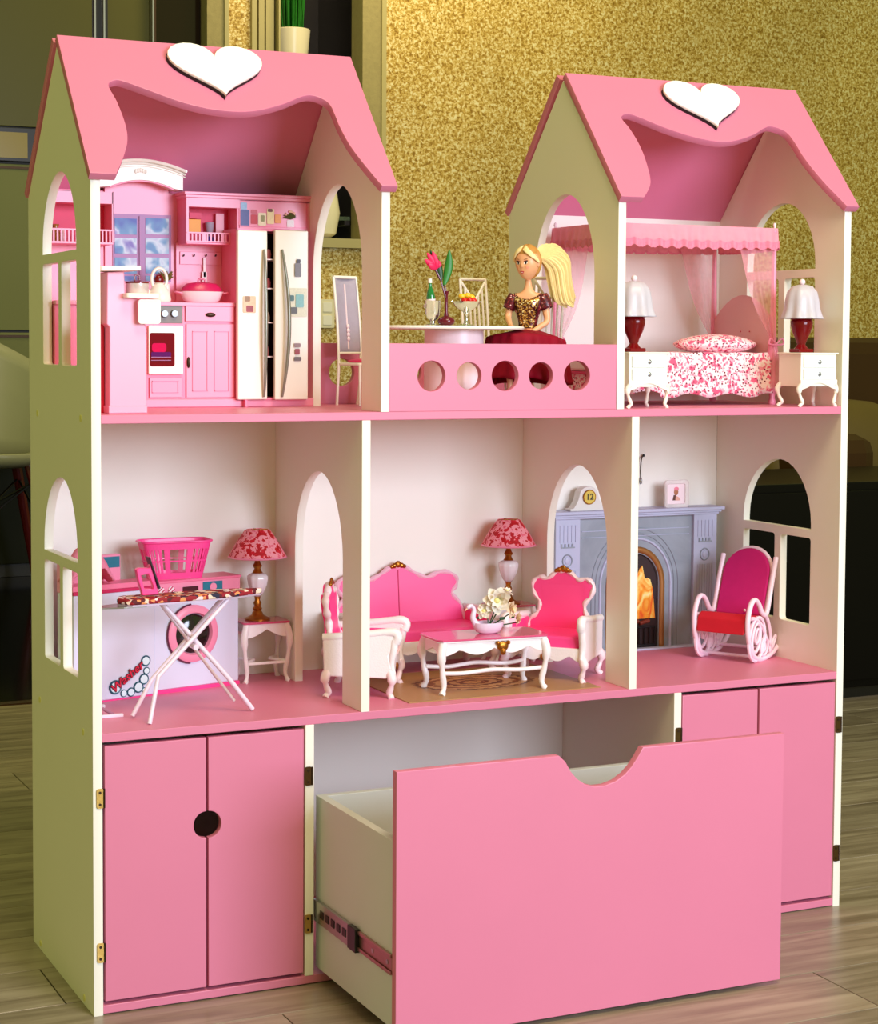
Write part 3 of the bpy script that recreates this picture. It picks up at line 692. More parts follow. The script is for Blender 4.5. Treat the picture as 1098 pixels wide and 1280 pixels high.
# over-fridge panel with stickers
build(MB().bx(xu1+.004, xr, YU, .318, Z(340, 288, YU), ztop-.008), 'bridging_cupboard', M_TOYPINK, KU, bevel=.0006)
fr = MB()
x0, x1, z0, z1 = X(299, 268, YU), X(384, 268, YU), Z(340, 284, YU), Z(340, 252, YU)
for a in ((x0, x1, z1-.001, z1), (x0, x1, z0, z0+.001), (x0, x0+.001, z0, z1), (x1-.001, x1, z0, z1)): fr.bx(a[0], a[1], YU-.0012, YU, a[2], a[3])
build(fr, 'panel_bead', M_TOYPINK2, KU)
STK = [0]
def sticker(u0, v0, u1, v1, rgb, nm='sticker', par=None, Y=None, r=.0015):
    Y = (YU if Y is None else Y)-.00008*(STK[0] % 9)*(u1-u0 < 20); STK[0] += 1
    o_ = build(bpx(u0, v0, u1, v1, Y-.0009, .0007, r=r), nm, mat('print_%d_%d_%d' % rgb, rgb, .4, var=.18, vs_=420), par or KU); return o_
for a in ((301, 253, 309, 262, (150, 190, 226)), (301, 262, 312, 283, (70, 80, 150)), (314, 268, 322, 280, (196, 16, 36)), (314, 262, 322, 267, (206, 90, 110)), (323, 266, 333, 282, (250, 236, 200)), (326, 269, 331, 277, (150, 150, 90)), (334, 261, 343, 280, (244, 226, 170)), (335, 261, 341, 265, (120, 60, 40)), (344, 268, 352, 279, (250, 160, 70)), (347, 270, 351, 277, (206, 70, 40)), (359, 275, 368, 285, (250, 236, 240))): sticker(*a)
mb = MB()
for i in range(26):
    a = random.uniform(-.2, PI+.2); L = random.uniform(.006, .013); c = at(363.5, 274, YU-.001)
    p = c+Vector((math.cos(a)*L, -.001*random.random(), math.sin(a)*L)); mb.tube([c, (c+p)/2+Vector((0, 0, .001)), p], [.0006, .0011, .0003], 4)
for nm, mm, sel in (('sticker_leaves', mat('olive_print', (96, 96, 50), .5), mb),): build(sel, nm, mm, KU)
mb = MB()
for i in range(9):
    a = random.uniform(0, PI); c = at(363.5, 268, YU-.002); mb.ell((c.x+math.cos(a)*.007, c.y, c.z+math.sin(a)*.006-.002), (.0018, .0008, .0018), 7, 5)
build(mb, 'sticker_blossoms', mat('blossom_print', (250, 200, 176), .5), KU)
# splashback with peg rack
build(MB().bx(X(222, 340, .29), xu1, .296, .318, zct, zsh), 'splashback', M_TOYPINK, KU)
build(bpx(225, 315, 277, 331, .294, .003), 'peg_rack', M_TOYPINK, KU, bevel=.0004)
mb = MB()
for u in (229, 242, 257, 269): c = at(u, 320, .294); mb.tube([c, c+Vector((0, -.003, 0)), c+Vector((0, -.004, .002))], .0009, 6)
build(mb, 'pegs', M_DARK, KU)['kind'] = 'stuff'
mb = MB(); c = at(256, 322, .29); mb.bx(c.x-.002, c.x+.002, .2905, .2925, c.z-.028, c.z).bx(c.x-.0035, c.x+.0035, .2905, .2925, c.z-.034, c.z-.02)
build(mb, 'spatula', M_PWHITE, KU, bevel=.0004)
build(MB().bx(xu1, xu1+.004, YF, .318, S, Z(300, 303, YU)), 'partition', M_TOYPINK2, KU, bevel=.0006)
# worktop, oven, drawer, cupboard
xo0 = X(184, 440, YC); xo1 = X(229, 440, YC); xc1 = X(295, 440, YC)
build(MB().bx(xL, xc1, YC-.004, .318, zct-.006, zct), 'worktop', M_TOYPINK, KU, bevel=.0012)
build(MB().bx(xL, xc1, YC, .318, S+.012, zct-.006), 'base_carcass', M_TOYPINK2, KU)
build(MB().bx(xL, xr-.004, YC-.006, .318, S, S+.012), 'plinth', M_TOYPINK, KU, bevel=.0015)
# oven
oc = build(bpx(199, 382, 228.5, 404, YC-.002, .004), 'control_panel', mat('grey_panel', (128, 126, 122), .5), KU, bevel=.0005)
for u in (205, 217.5):
    c = at(u, 392, YC-.002); kb = build(MB().tube([(c.x, YC-.007, c.z), (c.x, YC-.002, c.z)], [.0045, .0055], 16), 'oven_knob', mat('grey_knob', (120, 124, 122), .3, metal=.6), oc, smooth=40)
od = build(bpx(186, 407, 229, 468, YC-.006, .008, r=.002), 'oven_door', M_CREAM, KU, bevel=.0006)
build(bpx(187.5, 416, 218.5, 458, YC-.0068, .002, r=.003), 'oven_window', mat('oven_dark_red', (110, 2, 12), .6, spec=.1), od)
build(bpx(190, 429, 208, 440, YC-.0074, .0004, r=.0035), 'oven_print', mat('magenta_print', (206, 10, 80), .6, spec=.1), od)
build(bpx(189, 440, 214, 446, YC-.0074, .0004, r=.002), 'oven_print', mat('violet_print', (90, 20, 96), .6, spec=.1), od)
for v in (446, 450): build(bpx(189, v, 214, v+.8, YC-.0078, .0004), 'oven_rack', mat('mauve_print', (150, 60, 120), .3), od)
def panelled(u0, v0, u1, v1, nm, insets, par=KU):
    d = build(bpx(u0, v0, u1, v1, YC-.003, .003), nm, M_TOYPINK, par, bevel=.0006)
    for a in insets:
        b = MB(); x0, x1, z0, z1 = X(a[0], (a[1]+a[3])/2, YC), X(a[2], (a[1]+a[3])/2, YC), Z((a[0]+a[2])/2, a[3], YC), Z((a[0]+a[2])/2, a[1], YC); q = .0009
        for e in ((x0, x1, z1-q, z1), (x0, x1, z0, z0+q), (x0, x0+q, z0, z1), (x1-q, x1, z0, z1)): b.bx(e[0], e[1], YC-.0040, YC-.0028, e[2], e[3])
        build(b, 'inset_bead', M_TOYPINK2, d)
    return d
panelled(187, 472, 228, 497, 'drawer', [(189, 476, 222, 491)])
dd = panelled(232, 382, 293, 402, 'drawer', [])
mb = MB(); c = at(263, 393.5, YC-.003); mb.ell((c.x, YC-.004, c.z), (.0075, .0022, .0032), 14, 8); mb2 = build(mb, 'drawer_pull', M_BRONZE, dd, smooth=60)
dc = panelled(233, 405, 293, 497, 'cupboard_door', [(239.5, 414, 258.5, 489), (267, 414, 285.5, 489)])
c = at(235.5, 453, YC-.003); build(MB().ell((c.x, YC-.004, c.z), (.0026, .0022, .0078), 10, 10), 'door_pull', M_BRONZE, dc, smooth=60)
# left wall cupboard partly hidden
lc = MB(); x1 = X(141.5, 280, YU); x0 = xL; z0, z1 = Z(134, 303, YU), Z(134, 240, YU); zo = Z(134, 255, YU)
lc.bx(x0, x1, YU, .302, zo, z1).bx(x0, x1, YU, .302, z0-.003, z0).bx(x1-.002, x1, YU, .302, z0, z1).bx(x0, x0+.002, YU, .302, z0, z1)
build(lc, 'wall_cupboard', M_TOYPINK, KU, bevel=.0005)
build(MB().bx(x0, x1, .297, .300, z0, zo), 'cupboard_back', MATS['deep_rose_recess'], KU)
mb = MB().bx(x0, x1, YU-.001, YU+.002, Z(134, 289, YU), Z(134, 287, YU))
k = x0+.003
while k < x1: mb.bx(k, k+.0022, YU-.0005, YU+.001, z0, Z(134, 288, YU)); k += .0052
build(mb, 'balustrade', M_TOYPINK, KU)
mb = MB().lathe([(.006, 0), (.0075, .006), (.006, .014), (.0035, .018), (.005, .024), (0, .0245)], (x0+.012, YU+.022, z0), 14)
build(mb, 'jug', mat('amber_glaze', (160, 100, 30), .25), KU, smooth=50)
build(MB().lathe([(.004, 0), (.005, .008), (.003, .016), (0, .018)], (x0+.022, YU+.02, z0), 12), 'jug', M_PWHITE, KU, smooth=50)

# casserole on the worktop
cx0 = X(252, 368, .262); zc = zct
cas = thing('casserole_pot', 'oval pale pink casserole dish with dark rose lid on the pink worktop', 'pot', (cx0, .262, zc))
Me = Matrix.Translation((cx0, .262, zc)) @ Matrix.Diagonal((1, .55, 1, 1))
build(MB().lathe([(.021, 0), (.026, .003), (.0315, .0135), (.0325, .0155), (.0305, .0155), (.0, .0150)], n=30, M=Me), 'dish', M_PWHITE, cas, smooth=40)
build(MB().lathe([(.0305, .0158), (.029, .020), (.022, .0265), (.010, .0285), (0, .029)], n=30, M=Me), 'lid', M_DEEP, cas, smooth=40)
build(MB().tube(smoothline([(cx0-.005, .262, zc+.028), (cx0-.004, .262, zc+.0325), (cx0+.004, .262, zc+.0325), (cx0+.005, .262, zc+.028)]), .0013, 6), 'lid_handle', M_DEEP, cas, smooth=50)
for k in (-1, 1): build(MB().tube(smoothline([(cx0+k*.030, .256, zc+.013), (cx0+k*.038, .258, zc+.0145), (cx0+k*.038, .266, zc+.0145), (cx0+k*.030, .268, zc+.013)]), .0012, 6), 'side_handle', M_TOYPINK, cas, smooth=50)

# refrigerator
zf0, zf1 = Z(340, 500, YF), Z(340, 286, YF); xf0, xf1 = X(297.5, 400, YF), X(386, 400, YF)
RF = thing('refrigerator', 'cream double-door toy refrigerator with grey bow handles, doors slightly ajar', 'refrigerator', ((xf0+xf1)/2, .27, zf0))
RF['on'] = 'kitchen plinth'
mb = MB().bx(xf0+.001, xf1-.001, .30, .317, zf0, zf1).bx(xf0+.001, xf0+.003, YF+.008, .317, zf0, zf1).bx(xf1-.003, xf1-.001, YF+.008, .317, zf0, zf1).bx(xf0+.001, xf1-.001, YF+.008, .317, zf1-.003, zf1).bx(xf0+.001, xf1-.001, YF+.008, .317, zf0, zf0+.003)
build(mb, 'cabinet', M_TOYPINK2, RF, bevel=.0005)
build(MB().bx(xf0+.003, xf1-.003, .292, .299, zf0, zf1-.003), 'inner_lining', MATS['near_black_brown'], RF)  # lining coloured near black, seen between the ajar doors
for k, f in enumerate((.25, .45, .65, .82)):
    z = zf0+(zf1-zf0)*f; build(MB().bx(xf0+.003, xf1-.003, YF+.01, .299, z, z+.0015), 'fridge_shelf', M_PWHITE, RF)
    build(MB().lathe([(.004, 0), (.0045, .008), (.003, .014), (0, .015)], ((xf0+xf1)/2+.001*k, YF+.03, z+.0015), 10), 'jar', (M_TOYPINK, M_PWHITE, M_TOYPINK2, M_TOYPINK)[k], RF, smooth=50)
def bow(u, vt, vb, sag, par, Yd):
    a, b = at(u, vt, Yd), at(u, vb, Yd); pts = []; rs = []
    for k in range(17):
        t = k/16; s_ = math.sin(PI*t)
        pts.append((a.x+(b.x-a.x)*t+sag*s_, Yd-.003-.009*s_**.7, a.z+(b.z-a.z)*t)); rs.append(.0016+.0012*s_)
    build(MB().tube(pts, rs, 10), 'handle', mat('grey_handle', (150, 152, 140), .3, metal=.5), par, smooth=50)
YD = YF-.002
dl = build(bpx(297.5, 288, 334.5, 499.5, YD, .009), 'fridge_door', M_CREAM, RF, bevel=.0015)
bow(329.5, 312, 496, -.0005, dl, YD)
drr = build(bpx(344, 288, 385.5, 499.5, YD, .009), 'fridge_door', M_CREAM, RF, bevel=.0015)
bow(352, 312, 496, .0075, drr, YD)
for a in ((304, 370, 320, 391, (244, 190, 150)), (308, 382, 317, 390, (150, 30, 30)), (306, 370, 313, 377, (150, 110, 60))): sticker(*a, nm='magnet', par=dl, Y=YD)
for a in ((369, 329, 377, 346, (120, 116, 120)), (371, 324, 376, 329, (60, 50, 56)), (361, 360, 384, 396, (226, 226, 200)), (362, 369, 368, 376, (70, 110, 110)), (370, 368, 380, 384, (130, 190, 190)), (363, 384, 372, 392, (90, 90, 86)), (368, 429, 376, 434, (150, 120, 120)), (369, 436, 375, 443, (150, 50, 56)), (368, 446, 377, 451, (110, 96, 96))): sticker(*a, nm='magnet', par=drr, Y=YD+(.0 if a[0] == 361 else -.0010))

# breakfast counter in front at the left
YI = .048
BK = thing('breakfast_counter', 'pale pink toy breakfast counter with two white ledges, standing at the front left', 'counter', (.06, .1, S))
M_CTR = mat('pale_pink_plastic', (244, 160, 186), .3, var=.02)
pts = [(137, 517), (183.5, 516), (183.5, 412), (181, 403), (176, 397), (173, 388), (172, 373), (156.5, 372), (155.5, 339), (134, 340), (133.5, 405), (137, 409)]
P2 = [(at(u, v, YI).x, at(u, v, YI).z) for u, v in pts]; P2[0] = (P2[0][0], S); P2[1] = (P2[1][0], S)
build(MB().prism(P2, 'y', YI, YI+.055), 'end_panel', M_CTR, BK, bevel=.0012)
a, b = at(136, 517, YI-.002), at(184.5, 505, YI-.002)
build(MB().bx(a.x, b.x, YI-.002, YI+.057, S, b.z-.002), 'skirting', M_CTR, BK, bevel=.001)
a, b = at(134, 410, YI), at(122, 500, YI)
build(MB().bx(.0140, at(136, 450, YI).x, YI+.022, YI+.05, S, at(130, 405, YI).z), 'gap_shade_sheet', mat('gap_shade_crimson', (200, 20, 50), .35), BK)  # added crimson sheet, coloured as the red shade inside this gap
def slabp(u0, u1, v0, v1, tilt, nm, m_, y0, y1):
    a, b = at(u0, (v0+v1)/2, y0), at(u1, (v0+v1)/2, y0); h = (at(u0, v0, y0).z-at(u0, v1, y0).z)
    zc_ = (a.z+b.z)/2; vs = MB().rbx(max(a.x, .014), b.x, y0, y1, zc_-h/2, zc_+h/2, .0035, 'z')
    mm = Matrix.Translation((a.x, 0, zc_)) @ Matrix.Rotation(-tilt, 4, 'Y') @ Matrix.Translation((-a.x, 0, -zc_))
    vs.v = [tuple(mm @ Vector(p)) for p in vs.v]; return build(vs, nm, m_, BK, bevel=.001)
slabp(126, 177, 333, 339, .03, 'upper_ledge', M_CREAM, YI-.018, YI+.05)
slabp(158.5, 200.5, 366.5, 372.5, .0, 'lower_ledge', M_CREAM, YI-.018, YI+.045)
tw = bpx(173, 374, 201, 405, YI-.012, .003, r=.004)
t_ = recentre(build(tw, 'dish_towel', mat('white_cloth', (250, 250, 244), .7, bump=.1), None, bevel=.0006)); tag(t_, 'white dish towel hanging below the lower white ledge beside the oven dials', 'towel')
# pan and kettle standing on the lower ledge
zl = at(180, 366.5, YI-.0).z; xp = at(172, 360, YI+.01).x
pn = thing('saucepan', 'silver saucepan with dark red lid on the lower white ledge', 'pot', (xp, YI+.012, zl))
build(MB().lathe([(.0135, 0), (.0148, .002), (.0150, .0125), (.0138, .0125), (0, .011)], (xp, YI+.012, zl), 24), 'pan_body', mat('pearl_silver', (232, 214, 216), .2, metal=.4), pn, smooth=40)
build(MB().lathe([(.0152, .0127), (.0150, .0145), (.006, .0165), (0, .017)], (xp, YI+.012, zl), 24), 'lid', M_MAROON, pn, smooth=40)
build(MB().tube(smoothline([(xp-.003, YI+.012, zl+.0165), (xp-.0028, YI+.012, zl+.0225), (xp+.0028, YI+.012, zl+.0225), (xp+.003, YI+.012, zl+.0165)]), .0010, 6), 'lid_handle', M_MAROON, pn, smooth=50)
xk = at(198, 360, .20).x; zk = zct
kt = thing('kettle', 'white kettle with tall looped handle on the worktop beside the saucepan', 'kettle', (xk, .25, zk))
xk = at(199, 350, .25).x
build(MB().lathe([(.0155, 0), (.0165, .003), (.0150, .012), (.0100, .0210), (.006, .0245), (.0075, .026), (0, .0275)], (xk, .25, zk), 24), 'kettle_body', M_CREAM, kt, smooth=40)
build(MB().tube([(xk+.0113*math.cos(a)*.95, .25, zk+.031+.0155*math.sin(a)) for a in [math.radians(-50+k*14) for k in range(21)]], .0024, 8), 'handle', M_CREAM, kt, smooth=50)
build(MB().tube([(xk-.013, .25, zk+.010), (xk-.021, .246, zk+.020), (xk-.025, .245, zk+.0215)], [.0034, .0024, .002], 8), 'spout', M_CREAM, kt, smooth=50)
build(MB().ell((xk, .25, zk+.030), (.0068, .004, .008), 12, 8), 'lid', M_MAROON, kt, smooth=50)
# small dried plant behind the kettle
xq, zq = at(208, 335, .285).x, zct
fp_ = thing('small_plant', 'tiny golden brown plant in a slim pot behind the kettle', 'plant', (xq, .285, zq))
build(MB().lathe([(.005, 0), (.006, .012), (.0045, .026), (0, .026)], (xq, .285, zq), 12), 'pot', M_CREAM, fp_, smooth=40)
mb = MB()
for i in range(34):
    a = random.random()*2*PI; e = random.uniform(.2, 1.4); L = random.uniform(.008, .018); c = Vector((xq, .285, zq+.030)); p = c+Vector((math.cos(a)*math.cos(e)*L, math.sin(a)*math.cos(e)*L*.5, math.sin(e)*L)); mb.tube([c, c.lerp(p, .6)+Vector((0, 0, .001)), p], [.0006, .0018, .0003], 4)
o = build(mb, 'foliage', mat('golden_brown_leaf', (120, 104, 44), .5, var=.3, vs_=200), fp_); o['kind'] = 'stuff'

# ================================================================== MIDDLE STOREY, LEFT: LAUNDRY
M0 = ZB1
# washing machines: one moulded unit turned about 14 degrees
wr = math.radians(13.5)
A0 = at(130, 877, .205); wo = Vector((.0700, .2050, M0))
def wm(x, y, z): c, s = math.cos(wr), math.sin(wr); return Vector((wo.x+x*c-y*s, wo.y+x*s+y*c, M0+z))
WMX = Matrix.Translation(wo) @ Matrix.Rotation(wr, 4, 'Z')
WU = thing('laundry_unit', 'pale lilac toy washer and dryer unit with bubble logo and round pink-ringed door', 'washing machine', wm(.1, .025, 0))
DW = .047
mb = MB().bx(-.045, .0795, 0, DW, .0015, .148, WMX); build(mb, 'washer_body', M_LILAC, WU, bevel=.0015)
mb = MB().bx(.0800, .2190, .003, DW, .005, .136, WMX); build(mb, 'dryer_body', M_LILAC, WU, bevel=.0015)
build(MB().bx(.0800, .2195, .001, DW, 0, .0050, WMX), 'base_strip', M_HOT, WU)
build(MB().bx(-.045, .0795, -.001, DW, 0, .0015, WMX), 'base_strip', M_HOT, WU)
build(MB().bx(.0800, .2205, .001, DW, .136, .154, WMX), 'control_fascia', M_TOYPINK, WU, bevel=.001)
build(MB().bx(.0790, .2215, -.001, DW, .1540, .1575, WMX), 'top_plate', M_TOYPINK2, WU, bevel=.001)
build(MB().bx(-.046, .0800, -.0015, DW-.014, .1480, .1525, WMX), 'top_plate', M_DEEP, WU, bevel=.001)
build(MB().bx(-.046, .0800, 0, DW-.012, .1525, .1600, WMX), 'top_lid', M_TOYPINK2, WU, bevel=.001)
bc2 = build(MB().bx(-.046, .0450, DW-.014, DW, .148, .196, WMX), 'console', M_TOYPINK, WU, bevel=.0015)
build(MB().bx(.018, .0430, DW-.0150, DW-.0138, .178, .193, WMX), 'teal_display', M_TEAL, bc2)
# dryer fascia details
for x in (.010, .026):
    k = build(MB().tube([(.080+x, .001, .1445), (.080+x, -.001, .1445)], .0048, 16, M=WMX), 'candy_knob', mat('candy_white', (250, 230, 236), .3), WU, smooth=40)
    mb = MB()
    for q in (-1, 1): mb.bx(-.0045, .0045, -.0016, -.0008, q*.0022-.0007, q*.0022+.0007, WMX @ Matrix.Translation((.080+x, 0, .1445)) @ Matrix.Rotation(-.7, 4, 'Y'))
    build(mb, 'stripe', M_DEEP, k)
build(MB().rbx(.125, .1500, -.0002, .002, .1400, .1470, .001, M=WMX), 'display', mat('dark_maroon_print', (70, 8, 30), .3), WU)
build(MB().rbx(.158, .1900, -.0002, .002, .1370, .1515, .001, M=WMX), 'teal_display', M_TEAL, WU)
build(MB().tube([(.174, -.0002, .1440), (.174, -.0016, .1440)], .0055, 16, M=WMX), 'dial', M_TOYPINK, WU, smooth=40)
# door of the dryer
dr = MB(); cxd, czd = .1420, .0800; R1 = .0405
ring = [(R1*math.cos(2*PI*k/36)+cxd, -.001, R1*1.0*math.sin(2*PI*k/36)+czd) for k in range(36)]
mbx = MB().lathe([(.027, -.004), (.030, .0035), (.036, .0035), (.0405, .0010), (.0405, -.004)], n=40, close=False, M=WMX @ Matrix.Translation((cxd, .001, czd)) @ Matrix.Rotation(PI/2, 4, 'X'))
dd_ = build(mbx, 'dryer_door', M_TOYPINK, WU, smooth=40)
build(MB().lathe([(0, .0045), (.012, .004), (.022, .0020), (.0275, -.001)], n=36, close=False, M=WMX @ Matrix.Translation((cxd, .001, czd)) @ Matrix.Rotation(PI/2, 4, 'X')), 'porthole_glass', mat('dark_porthole', (14, 18, 16), .12, coat=.5), dd_, smooth=60)
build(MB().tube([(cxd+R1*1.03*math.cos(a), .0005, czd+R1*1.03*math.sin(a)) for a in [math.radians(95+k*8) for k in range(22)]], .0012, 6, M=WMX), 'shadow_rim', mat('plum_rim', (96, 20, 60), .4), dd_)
# bubble logo with the word Washer
M_BUB = mat('bubble_white', (222, 244, 250), .35); M_BUBL = mat('bubble_teal_line', (20, 84, 104), .4)
lg = []
for (u, v, r) in ((144.5, 860, 8.2), (155.5, 867, 4.3), (165, 865.5, 5.2), (174.8, 859.5, 6.6), (182.5, 863, 3.0), (182, 849.8, 6.3), (185.5, 839.8, 4.2), (184.5, 828, 6.2)):
    x = (u-130)/866*1.03; lg.append((x, (877-v+(-(u-130)*.12))/858, r/858))
for x, z, r in lg:
    build(MB().lathe([(0, .0016), (r*.8, .0014), (r*.80, .0004)], n=18, close=False, M=WMX @ Matrix.Translation((x, 0, z)) @ Matrix.Rotation(PI/2, 4, 'X')), 'bubble', M_BUB, WU)
    build(MB().tube([(x+r*.9*math.cos(2*PI*k/22), -.0008, z+r*.9*math.sin(2*PI*k/22)) for k in range(22)], r*.13+.0002, 5, closed=True, M=WMX), 'bubble_outline', M_BUBL, WU)
ang = math.radians(33)
def wmap(du=.004, dv=-.008, dy=0, k=.90):
    def f(u, v, w_):
        u, v = u*k, v*k; x = .0315+du+u*math.cos(ang)*.95-v*math.sin(ang)*.55; z = .0385+dv+u*math.sin(ang)+v*math.cos(ang); return wm(x, -.0022-dy-w_, z)
    return f
word('Washer', .0205, wmap(), 'logo_outline', mat('logo_plum', (96, 6, 40), .4), WU, .0003, offs=.0012)  # widened plum lettering, the printed dark outline of the word
word('Washer', .0205, wmap(dy=.0007), 'logo_lettering', mat('logo_crimson', (226, 20, 62), .4), WU, .0003)

# hot pink laundry basket
bcen = at(218, 722, .262); bz = M0+.1578
LB = thing('laundry_basket', 'hot pink slotted laundry basket standing on the washer unit', 'basket', (bcen.x, .262, bz))
def bk(u, v, off=0.):
    """u around, v height; rounded rectangle flaring upward"""
    a = u*2*PI; wx = .0375+.0125*v+off; wy = .0165+.006*v+off; p = .38
    cx_, sy_ = math.cos(a), math.sin(a)
    return Vector((bcen.x+wx*math.copysign(abs(cx_)**p, cx_), .262+wy*math.copysign(abs(sy_)**p, sy_), bz+.052*v))
mb = MB(); NU = 40
bot = [bk(k/NU, 0) for k in range(NU)]
mb.add(bot, [tuple(range(NU))])
def panelrow(v0, v1): 
    for k in range(NU): mb.add([bk(k/NU, v0), bk((k+1)/NU, v0), bk((k+1)/NU, v1), bk(k/NU, v1)], [(0, 1, 2, 3)])
panelrow(0, .16); panelrow(.80, 1.0)
for k in range(NU):
    a0 = (k+.2)/NU; a1 = (k+.78)/NU
    mb.add([bk(a0, .16), bk(a1, .16), bk(a1, .80), bk(a0, .80)], [(0, 1, 2, 3)])
panelrow(.46, .50)
build(mb, 'basket_body', M_HOT, LB, solid=.0011)
build(MB().tube([bk(k/60, 1.0, .0012) for k in range(60)], .0017, 8, closed=True), 'rim', M_HOT, LB, smooth=60)
# pink scalloped towel lying on the washer
tx = wm(.0, .022, 0)
def tow(u, v):
    x = -.046+.064*u; e = math.sin(PI*u)**.6
    y = .002+.040*v; z = .1625+.050*e*(math.sin(PI*(.12+.76*v)))**.8+.0018*math.sin(u*26)*math.cos(v*9)
    return wm(x, y, z)
o = build(MB().grid(tow, 30, 12), 'folded_towel', mat('pink_terry', (246, 140, 168), .9, bump=.8, bs=900), None, smooth=60, solid=.003)
mb = MB()
recentre(o); tag(o, 'folded pink towel heaped on the washer, seen through the left window too', 'towel')

# ironing board
IB = thing('ironing_board', 'toy ironing board with patterned dark red cover on crossed white legs', 'ironing board', (.155, .07, M0))
yb = .080; zb_ = .5160
def bprof(n=30):
    pts = []
    x0, x1 = .0650, .2620
    for k in range(n+1):
        t = k/n; x = x0+(x1-x0)*t; w_ = .024*(1-max(0, (t-.45)/.55)**2.1)**.8*(min(1, t/.05)**.5 if t < .05 else 1); pts.append((x, max(w_, .003)))
    return pts
pf = bprof(); outl = [(x, yb-w_) for x, w_ in pf]+[(x, yb+w_) for x, w_ in pf[::-1]]
tl = Matrix.Translation((.16, 0, 0)) @ Matrix.Rotation(-.020, 4, 'Y') @ Matrix.Translation((-.16, 0, 0))
build(MB().prism(outl, 'z', zb_-.0055, zb_+.0015, tl), 'padded_cover', M_BOARD, IB, bevel=.0018)
build(MB().prism([(x*.99+.001, y) for x, y in outl], 'z', zb_-.0075, zb_-.0054, tl), 'board_underside', mat('pale_mauve_metal', (196, 176, 200), .35, metal=.3), IB)
build(MB().prism([(.040, yb-.011), (.068, yb-.020), (.098, yb-.020), (.098, yb+.018), (.068, yb+.018), (.040, yb+.009)], 'z', zb_-.0095, zb_-.0076, tl), 'iron_rest', M_STEEL, IB, bevel=.0004)
M_LEG = mat('lilac_white_leg', (232, 216, 232), .3, var=.02)
LA0, LA1 = Vector((.112, yb, zb_-.008)), Vector((.2335, .063, M0+.0025))
LB0, LB1 = Vector((.2050, yb, zb_-.005)), Vector((.0760, .058, M0+.0300))
for dy in (0,): pass
l1 = build(MB().tube([LA0+Vector((0, -.004, 0)), LA1+Vector((-.035, -.004, .045)), LA1], .0032, 10, flat=.8), 'leg', M_LEG, IB, smooth=50)
l2 = build(MB().tube([LA0+Vector((0, .010, 0)), LA1+Vector((-.020, .016, .0))+Vector((0, 0, .01))], .0022, 8), 'leg', M_LEG, IB, smooth=50)
l3 = build(MB().tube([LB0+Vector((0, -.010, 0)), Vector((.1000, .050, M0+.058)), at(187, 905, .034)*1.0], .0032, 10, flat=.8), 'leg', M_LEG, IB, smooth=50)
l4 = build(MB().tube([LB0+Vector((0, .012, 0)), Vector((.1020, .086, M0+.048)), Vector((.0740, .080, M0+.0030))], .0030, 10, flat=.8), 'leg', M_LEG, IB, smooth=50)
cr = at(243, 808, .068); build(MB().cyl((cr.x, .060, cr.z), (cr.x, .084, cr.z), .0038, n=12), 'pivot', M_LEG, IB, smooth=40)
# pink iron standing on its heel
ip = at(183, 744, yb); IR = thing('toy_iron', 'pink toy iron standing on its heel on the ironing board', 'iron', (ip.x, yb, zb_+.002))
q = []
def ipt(u, v): p = at(u, v, yb); return (p.x, p.z)
body = [ipt(u, v) for u, v in ((176.5, 743.5), (171.5, 727), (168.5, 711.5), (172, 709.5), (184.5, 709.5), (186, 705), (190, 716), (196.5, 742))]
hole = [ipt(u, v) for u, v in ((174.5, 718.5), (183.5, 716.5), (189.5, 731), (189.5, 735.5), (178.5, 735.5))]
plate(body, [hole], .011, lambda u, v, w_: (u, yb-.008+w_, v), 'iron_body', M_HOT, IB, bev=.0012)
sp_ = [ipt(u, v) for u, v in ((183, 696), (184.8, 695.5), (198, 734), (196, 735.5))]
build(MB().prism(sp_, 'y', yb-.011, yb+.006), 'soleplate', M_DARK, IR, bevel=.0006)
bb = [o_ for o_ in bpy.data.objects if o_.name.startswith('iron_body')]
for o_ in bb:
    d_ = LOC[IB]-LOC[IR]; o_.data.transform(Matrix.Translation(d_)); o_.parent = IR; LOC[o_] = LOC[IR]
# white wire stand foot at the left wall
DS = thing('drying_stand', 'flat white bar stand lying on the shelf behind the left wall edge', 'stand', (.05, .09, M0))
a, b = at(124, 893, .095), at(154, 892, .095)
build(MB().bx(.018, b.x, .092, .098, M0, M0+.0045), 'front_bar', M_LEG, DS, bevel=.001)
build(MB().tube([(b.x-.012, .1, M0+.003), (.020, .155, M0+.022), (.016, .17, M0+.03)], .0022, 8), 'diagonal_bar', mat('mauve_bar', (170, 120, 150), .4), DS, smooth=40)
build(MB().bx(.018, .06, .160, .166, M0, M0+.0045), 'rear_bar', M_LEG, DS, bevel=.001)

